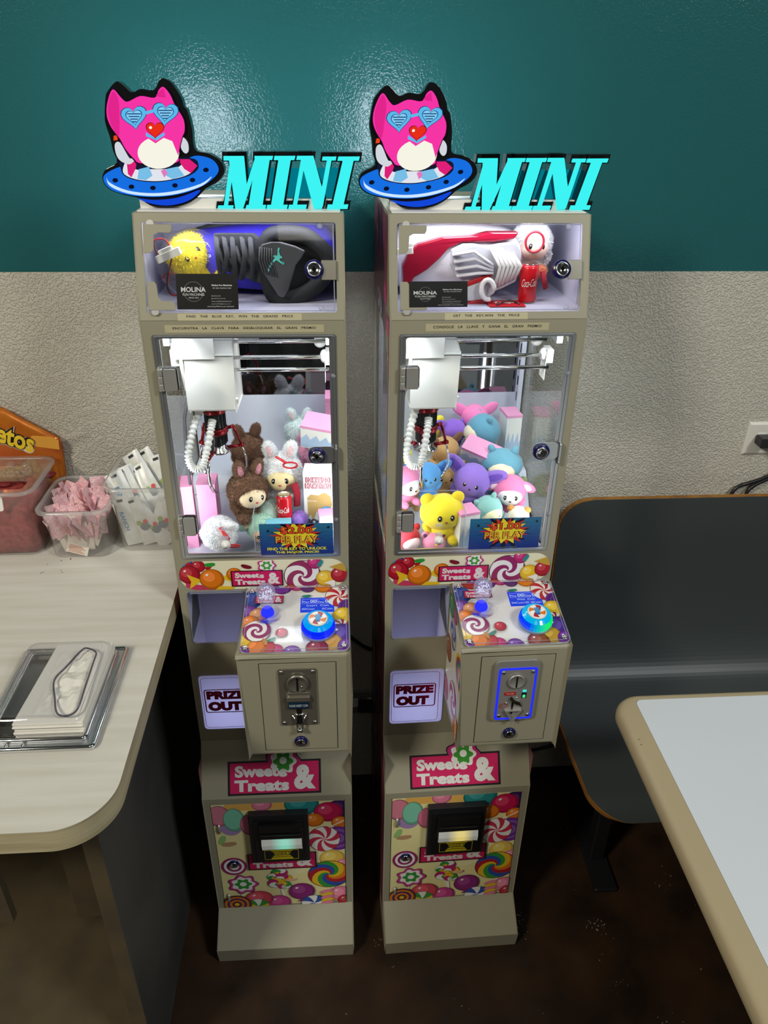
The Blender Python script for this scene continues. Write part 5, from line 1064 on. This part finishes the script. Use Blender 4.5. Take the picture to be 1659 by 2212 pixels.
MB().fbox(Fr((0,0,.002),(1,0,0),(0,1,0)),-.05,.055,-.02,.012,0,.012).build('lid_grip',CL,ld,bevel=.004)
MB().prism(Fr((-.737+.012,-.135,ZC+.13),(1,0,0),(0,.2,1)),rrect(-.007,-.012,.007,.02,.005),0,.003).build('scoop_handle',M['whitepl']); tag(bpy.data.objects['scoop_handle'],'white scoop handle poking up in the left tub','scoop')
# sweetener packets
pm=pbr('pink_paper',C(226,160,170),.7,var=(260,C(240,214,214),(1,1,1))); pmw=pbr('white_paper_packet',C(226,218,206),.7)
def packet_mesh(a,b,m,name,puff=.004):
    g=MB(); n=6; vs_=[]; fs=[]
    for s in (1,-1):
        for j in range(n+1):
            for i in range(n+1):
                u,v=i/n,j/n; e=min(1,4*min(u,1-u,v,1-v)); vs_.append((a*(u-.5),s*puff*.5*e+.0003*s,b*v))
    k=(n+1)**2
    for j in range(n):
        for i in range(n):
            q=j*(n+1)+i; fs+= [(q,q+n+1,q+n+2,q+1),(k+q,k+q+1,k+q+n+2,k+q+n+1)]
    me=bpy.data.meshes.new(name); me.from_pydata(vs_,[],fs); me.materials.append(m); 
    for p_ in me.polygons: p_.use_smooth=True
    return me
me_p=packet_mesh(.030,.052,pm,'sweetener_packet',.003); me_w=packet_mesh(.032,.054,pmw,'sweetener_packet',.003)
rr=random.Random(9)
def put(me,name,loc,rot,label,cat,group):
    o=bpy.data.objects.new(name,me); COL.objects.link(o); o.location=loc; o.rotation_euler=rot; return tag(o,label,cat,group)
for k in range(50):
    row=k//10; col_=k%10
    put(me_p,'sweetener_packet',(-.629+.0098*col_+rr.uniform(-.004,.004),-.118+.023*row+rr.uniform(-.006,.006),ZC+.044+.008*row+rr.uniform(-.006,.008)),(rr.uniform(-.75,-.25),rr.uniform(-.3,.3),rr.uniform(-.9,.9)+1.1*(col_%2)),'pink paper sweetener packet heaped in the low tub','packet','sweetener packets in the low tub')
for k in range(9):
    put(me_w,'sweetener_packet',(-.607+.006*k,-.122+.004*(k%3),ZC+.010+.012*(k%3)),(rr.uniform(-.4,-.1),rr.uniform(-.55,.55),rr.uniform(-.2,.2)),'white paper packet pressed against the front of the low tub','packet','white packets at the bottom of the low tub')
pk=MB().fbox(Fr((-.59,-.1405,ZC+.012),(1,0,-.35),(.35,0,1)),-.022,.022,.0,.024,0,.0004).build('paper_packet',pmw); tag(pk,'printed white packet lying flat against the low tub front','packet')
m=MB()
for k in range(6): m.fbox(Fr((-.59,-.1413,ZC+.012),(1,0,-.35),(.35,0,1)),-.018,.016-.004*(k%3),.003+.0032*k,.0042+.0032*k,0,.00005,col=C(190,110,90))
m.build('small_print',M['printm'],pk)
# dressing packets
dm=pbr('white_film',C(226,226,224),.3,var=(40,C(206,204,190)))
me_d=packet_mesh(.040,.115,dm,'dressing_packet',.012)
dr=[(-.47,-.088,.060,-.55,-.32,.3,'RANCH'),(-.455,-.075,.065,-.55,-.42,.2,None),(-.432,-.068,.062,-.55,-.5,.1,'Ranch'),(-.415,-.06,.07,-.55,-.48,.2,None),(-.432,-.02,.082,-.4,-.55,.1,None),(-.41,-.015,.085,-.35,-.55,.0,None),(-.395,-.03,.07,-.4,-.3,.2,None),(-.474,-.096,.006,-.1,-.22,.02,'RANCH'),(-.44,-.094,.006,-.08,-.32,.0,None),(-.43,-.092,.012,-.1,.32,.0,None),(-.405,-.094,.003,-.1,-.6,.0,None),(-.405,-.08,.03,-.2,.2,.1,None),(-.46,-.05,.055,-.4,-.2,.5,None)]
words=['left-most, tipped forward','second from the left','third from the left, lettered in blue','fourth from the left','back row left','back row middle','back row right','lettered, seen through the left of the tub wall','plain, seen through the tub wall','leaning right, seen through the tub wall','lying low behind the tub wall','in the right corner','behind the left-most']
for k,(x,y,z,rx,ry,rz,tx) in enumerate(dr):
    o=put(me_d,'dressing_packet',(x,y,ZC+z),(rx,ry,rz),'white dressing packet in the tall tub, '+words[k],'packet','dressing packets in the tall tub')
    m=MB(); f=Fr((0,-.0068,0),(1,0,0),(0,0,1)); m.fbox(f,-.006,.006,.104,.110,-.004,-.0035,col=C(40,40,42))
    if tx: m.text(Fr((0,-.0068,.06),(0,0,-1),(1,0,0)),tx,0,-.004,0,width=.045,height=.009,col=C(80,130,175),bold=.03)
    else: m.poly(f,circ(.004,.045,.010,18),0,C(110,118,122)); m.poly(f,circ(.010,.056,.005,12),.0001,C(205,60,50)); m.poly(f,circ(-.004,.056,.006,12),.0001,C(150,170,90))
    m.build('packet_print',M['printm'],o)
# chips bag leaning on the wall behind the left tub
bm=pbr('orange_foil',C(190,88,30),.22,.35,bump=(26,.5,4),var=(9,C(214,130,40)))
cbg=empty('snack_bag',(-.76,.05,ZC),(0,0,0),'orange foil snack bag leaning on the wall behind the left tub','bag')
out=[(-.16,.0),(.10,.0),(.112,.12),(.116,.197),(.108,.204),(.045,.245),(.008,.272),(-.16,.30)]
g=MB(); n=len(out); cx_=sum(p_[0] for p_ in out)/n; cz_=sum(p_[1] for p_ in out)/n
def bring(s,y): return [V((cx_+(x-cx_)*s,y+.0015*noise.noise(V((x*70,z*70,y*50))),cz_+(z-cz_)*s)) for x,z in out]
g.loft([bring(1,.0),bring(.97,-.006),bring(.8,-.011),bring(.4,-.013)]); g.loft([bring(1,.0005)[::-1],bring(.9,.009)[::-1]]); g.build('bag_body',bm,cbg)
f=Fr((-.002,-.0142,.217),(1,0,-.42),(.20,-.02,1)); 
for b,c_,dz in ((.16,C(225,210,200),0),(.12,C(20,12,10),.0003),(.03,C(236,200,40),.0006)):
    mm=MB(); mm.text(Fr(f.p(-.012,.0,dz),f.ex,f.ey),'Cheetos',0,0,0,width=.158+b*.04,height=.048+b*.05,col=c_,bold=b,shear=.15); mm.build('bag_lettering',M['print'],cbg)
MB().prism(XZ((0,-.012,0)),[(.03,.19),(.112,.175),(.114,.198),(.10,.207),(.06,.21)],0,.0006,col=C(226,160,60)).build('bag_panel',M['print'],cbg)
g=MB().prism(XZ((0,-.003,0)),[(.108,.175),(.118,.19),(.155,.205),(.168,.213),(.16,.219),(.117,.204)],0,.0006); g.build('bag_clear_corner',clear('bag_film',(1,1,1,1),.12,(.9,.85,.75,1),.1,1.4),cbg)
# ------------------------------------------------------------------ napkin dispenser set on the counter
nb=empty('napkin_dispenser',(-.5,-.57,ZC),(0,0,0),'stainless napkin dispenser with clear cover set into the counter','napkin dispenser')
def rp(x0,y0,x1,y1,r): return rrect(x0+.5,y0+.57,x1+.5,y1+.57,r)
X0,X1,Y0,Y1=-.592,-.411,-.690,-.451
MB().prism(XY(),rp(X0,Y0,X1,Y1,.006),.0002,.006,[rp(X0+.016,Y0+.020,X1-.016,Y1-.018,.006)]).build('steel_flange',M['alu'],nb,bevel=.0025,seg=3)
for off,z,r in ((.003,.005,.0045),(.017,.010,.0040)):
    MB().tube([V((x,y,z)) for x,y in rp(X0+off,Y0+off,X1-off,Y1-off,.006)],r,8,closed=True).build('rolled_edge',M['steel'],nb)
MB().box(X0+.5+.016,X1+.5-.016,Y0+.57+.02,Y1+.57-.018,.0003,.0012).build('well_floor',colmat('dark_well',(38,34,30),.3,metal=.6),nb)
for x in (-.545,-.52): 
    mm=MB(); scr(mm,XY(),x+.5,Y0+.57+.0105,.006,.0035); mm.build('flange_screw',M['steel'],nb)
cv=[]
hs=[(-.50,.0),(-.49,.025),(-.46,.040),(-.36,.046),(.36,.046),(.46,.040),(.49,.025),(.50,.0)]
cw=X1-X0-.036; cd=Y1-Y0-.040; cxm=(X0+X1)/2+.5; cym=(Y0+Y1)/2+.57
loop=[(-.4965,-.5794),(-.4835,-.620),(-.4701,-.6539),(-.454,-.6617),(-.4407,-.6475),(-.443,-.59),(-.4454,-.5364),(-.4479,-.5123),(-.4665,-.5004),(-.4743,-.5086),(-.486,-.545)]
ACR=clear('cover_acrylic',(.98,.98,.99,1),.04,(.8,.8,.82,1),.04,1.45)
MB().prism(XY(),rrect(cxm-cw/2+.012,cym-cd/2+.012,cxm+cw/2-.012,cym+cd/2-.012,.012),.0440,.0465,[[(x+.5,y+.57) for x,y in loop]]).build('cover_top',ACR,nb)
MB().loft([[V((x,y,z)) for x,y in rrect(cxm-cw/2+i_,cym-cd/2+i_,cxm+cw/2-i_,cym+cd/2-i_,.014)] for z,i_ in ((.010,.0),(.034,.002),(.042,.006),(.0455,.013))],cap=False).build('cover_side',ACR,nb)
lp=[]
for i in range(len(loop)):
    p0,p1,p2,p3=[V((*loop[(i+k) % len(loop)],0)) for k in (-1,0,1,2)]
    for j in range(5): s=j/5; lp.append(.5*((2*p1)+(p2-p0)*s+(2*p0-5*p1+4*p2-p3)*s*s+(3*p1-p0-3*p2+p3)*s**3)+V((.5,.57,.0458)))
MB().tube(lp,.0016,8,closed=True).build('opening_edge',clear('smoky_edge',(.45,.43,.5,1),.3,(.25,.24,.3,1),.05,1.5),nb)
nap=pbr('paper_napkin',C(226,222,212),.9,bump=(260,.25,3))
for k in range(9):
    j=random.Random(k); dx,dy=j.uniform(-.002,.002),j.uniform(-.002,.002)
    ob=MB().prism(XY((0,0,ZC+.002+.0038*k)),[(-.535+dx,-.668+dy),(-.4285+dx,-.668+dy),(-.4285+dx,-.475+dy),(-.523+dx,-.475+dy)],0,.0035).build('paper_napkin',nap,bevel=.0012); tag(ob,'folded white napkin in the stack inside the dispenser','napkin','napkins in the dispenser')
g=MB(); n=14; vs_=[];fs=[]
for j in range(n+1):
    for i in range(n+1):
        u,v=i/n,j/n; w=min(1,5*min(u,1-u,v,1-v)); vs_.append((-.512+.072*u,-.655+.16*v,ZC+.037+.0055*w*abs(noise.noise(V((u*4,v*5,1.3))))*2.2))
for j in range(n):
    for i in range(n): q=j*(n+1)+i; fs.append((q,q+1,q+n+2,q+n+1))
g.add(vs_,fs); ob=g.build('paper_napkin',nap); tag(ob,'crumpled top napkin showing in the dispenser opening','napkin','napkins in the dispenser')
# ------------------------------------------------------------------ table on the right
ZT=.86
tb=empty('dining_table',(.95,-.95,0),(0,0,0),'white laminate table with beige bullnose edge','table')
f=XY((-.95,.95,ZT)); o_=rrect(.484,-1.75,1.5,-.485,.05,8); i_=rrect(.5265,-1.71,1.46,-.503,.012,5)
MB().prism(f,i_,-.02,.0006).build('laminate_surface',pbr('white_laminate',C(214,220,226),.35),tb)
edm=pbr('beige_edge_trim',C(176,160,128),.42)
rings=[]
for z,ins in ((-.034,.012),(-.032,.004),(-.026,.0005),(-.018,.0),(-.010,.001),(-.004,.005),(-.0005,.012),(.0004,.02)):
    rings.append([f.p(x,y,z) for x,y in rrect(.484+ins,-1.75+ins,1.5-ins,-.485-ins*.6,.05-ins*.6,8)])
# inner rim ring has as many points
rings.append([f.p(x,y,.0004) for x,y in rrect(.526,-1.711,1.461,-.5025,.012,8)])
MB().loft(rings,cap=False).add([f.p(x,y,-.034) for x,y in rrect(.496,-1.738,1.488,-.492,.04,8)],[tuple(range(36))[::-1]]).build('edge_trim',edm,tb)
MB().lathe(XY((.03,-.15,0)),[(.2,.0),(.2,.012),(.05,.03),(.035,.05),(.035,ZT-.04),(.12,ZT-.036)],28).build('pedestal',M['black'],tb)
m=MB()
for dy in (0,.012): m.tube([f.p(.4915,-.60-dy,-.0035),f.p(.5,-.601-dy,.0006)],.0006,4)
m.build('scuff_marks',M['black'],tb)
# ------------------------------------------------------------------ moulded bench
bn=empty('bench_seat',(.95,-.2,0),(0,0,0),'dark grey laminate bench seat with plywood edge against the wall','bench')
prof=[(-.018,1.030),(-.012,.96),(.0,.80),(.0,.66),(-.012,.58),(-.045,.52),(-.10,.495),(-.2,.487),(-.35,.492),(-.43,.497),(-.47,.493),(-.487,.483)]
def dense(p,n=6):
    q=[]
    for i in range(len(p)-1):
        p0,p1,p2,p3=[V(p[max(0,min(len(p)-1,i+k))]) for k in (-1,0,1,2)]
        for j in range(n): s=j/n; q.append(.5*((2*p1)+(p2-p0)*s+(2*p0-5*p1+4*p2-p3)*s*s+(3*p1-p0-3*p2+p3)*s**3))
    q.append(V(p[-1])); return q
pr=dense(prof); Ls=[0]
for a,b in zip(pr,pr[1:]): Ls.append(Ls[-1]+(b-a).length)
TL=Ls[-1]; r1,r2=.075,.085
def bench(xi,n0,n1):
    g=MB(); vs_=[];fs=[]
    for k,(p_,l) in enumerate(zip(pr,Ls)):
        xl=.497+.016*min(1,l/.5)
        if l<r1: xl+=r1-sqrt(max(0,r1*r1-(r1-l)**2))
        if TL-l<r2: xl+=r2-sqrt(max(0,r2*r2-(r2-(TL-l))**2))
        d=(pr[min(k+1,len(pr)-1)]-pr[max(k-1,0)]).normalized(); nn=V((-d.y,d.x))*-1     # toward the sitter
        if nn.y<0 and abs(d.x)>.7: nn=-nn
        for x in (xl+xi,1.5):
            for s in (n0,n1): vs_.append((x-.95,p_.x+nn.x*s+.2,p_.y+nn.y*s))
    m_=len(pr)
    for k in range(m_-1):
        a=4*k; b=a+4
        fs+=[(a+1,b+1,b+3,a+3),(a+0,a+2,b+2,b+0),(a+0,b+0,b+1,a+1),(a+3,b+3,b+2,a+2)]
    fs+=[(0,1,3,2),(4*m_-4,4*m_-2,4*m_-1,4*m_-3)]
    g.add(vs_,fs,WHITE,False); return g
ply=pbr('plywood_edge',C(150,100,36),.5,var=(30,C(120,78,28),(1,1,6)))
bench(0,-.012,0).build('plywood_shell',ply,bn)
bench(.0035,.0,.0012).build('laminate_face',pbr('grey_laminate',C(62,67,68),.42,bump=(700,.05)),bn)
for x in (.665,1.3):
    MB().box(x-.95-.02,x-.95+.02,-.24+.2,-.2+.2,.012,.475).box(x-.95-.02,x-.95+.02,-.42+.2,-.03+.2,.45,.475).box(x-.95-.03,x-.95+.03,-.33+.2,-.09+.2,0,.014).build('bench_leg',M['black'],bn,bevel=.004)
# ------------------------------------------------------------------ wall outlets and cords
def outlet(label,x,z,w,h,mt,plug=True):
    t=empty('wall_outlet',(x,WY,z),(0,0,0),label,'outlet'); f=XZ()
    g=MB(); a,b=w/2,h/2
    g.loft([[f.p(u,v,k) for u,v in rect(-a+i_,-b+i_,a-i_,b-i_)] for k,i_ in ((0,0),(.003,.001),(.006,.006))],smooth=False); g.build('cover_plate',mt,t)
    for s in (-1,1):
        oct_=[(s*.024+.017*cos(q)*1.0,.0175*sin(q)) for q in (rad(k) for k in (-50,50,65,115,130,230,245,295))]
        MB().prism(f,oct_,.006,.0075).build('socket_face',M['whitepl'],t)
    return t
outlet('white wall outlet above the bench with a black plug',1.013,1.1455,.125,.085,pbr('ivory_plate',C(214,210,200),.4))
def cord(label,pts,r,plug=None,name='power_cable'):
    P_=dense3([V(p) for p in pts]); t=empty(name,P_[0],(0,0,0),label,'cord','black power cords'); o=P_[0]
    MB().tube([p-o for p in P_],r,8).build('cable',M['black'],t)
    if plug: MB().prism(XZ(V(plug)-o),rrect(-.012,-.012,.020,.012,.005),.0,.028).build('plug_head',M['black'],t,bevel=.003)
    return t
def dense3(p,n=6):
    q=[]
    for i in range(len(p)-1):
        p0,p1,p2,p3=[p[max(0,min(len(p)-1,i+k))] for k in (-1,0,1,2)]
        for j in range(n): s=j/n; q.append(.5*((2*p1)+(p2-p0)*s+(2*p0-5*p1+4*p2-p3)*s*s+(3*p1-p0-3*p2+p3)*s**3))
    q.append(p[-1]); return q
cord('black power cord plugged into the outlet, nearer the machine',[(.995,.045,1.142),(1.06,.03,1.12),(1.055,.045,1.075),(1.02,.05,1.045),(.985,.052,1.03),(.96,.052,1.02),(.945,.052,.99),(.935,.05,.9)],.0045,(.985,WY-.008,1.146))
cord('black power cord beside the other one above the bench',[(1.04,.045,1.142),(1.09,.03,1.10),(1.06,.045,1.06),(1.02,.052,1.035),(.998,.052,1.02),(.985,.052,.995),(.98,.05,.9)],.0045,(1.036,WY-.008,1.146))
cord('black cord hanging between the two machines',[(-.02,.035,.62),(.01,.04,.585),(.04,.045,.555),(.075,.045,.54)],.005)
cord('black cord curling out beside the base of the one-dollar machine',[(.40,.02,.25),(.46,-.005,.22),(.50,.02,.17),(.55,.035,.155),(.60,.04,.165)],.005)
outlet('grey outlet plate low on the wall between the machines',.03,.345,.125,.085,colmat('grey_plate',(120,120,118)))
MB().prism(XZ((.035,WY-.0078,.345)),rrect(-.018,-.013,.030,.013,.006),0,.026).build('power_plug',M['black'],bevel=.003); tag(bpy.data.objects['power_plug'],'black plug in the low outlet between the machines','plug')
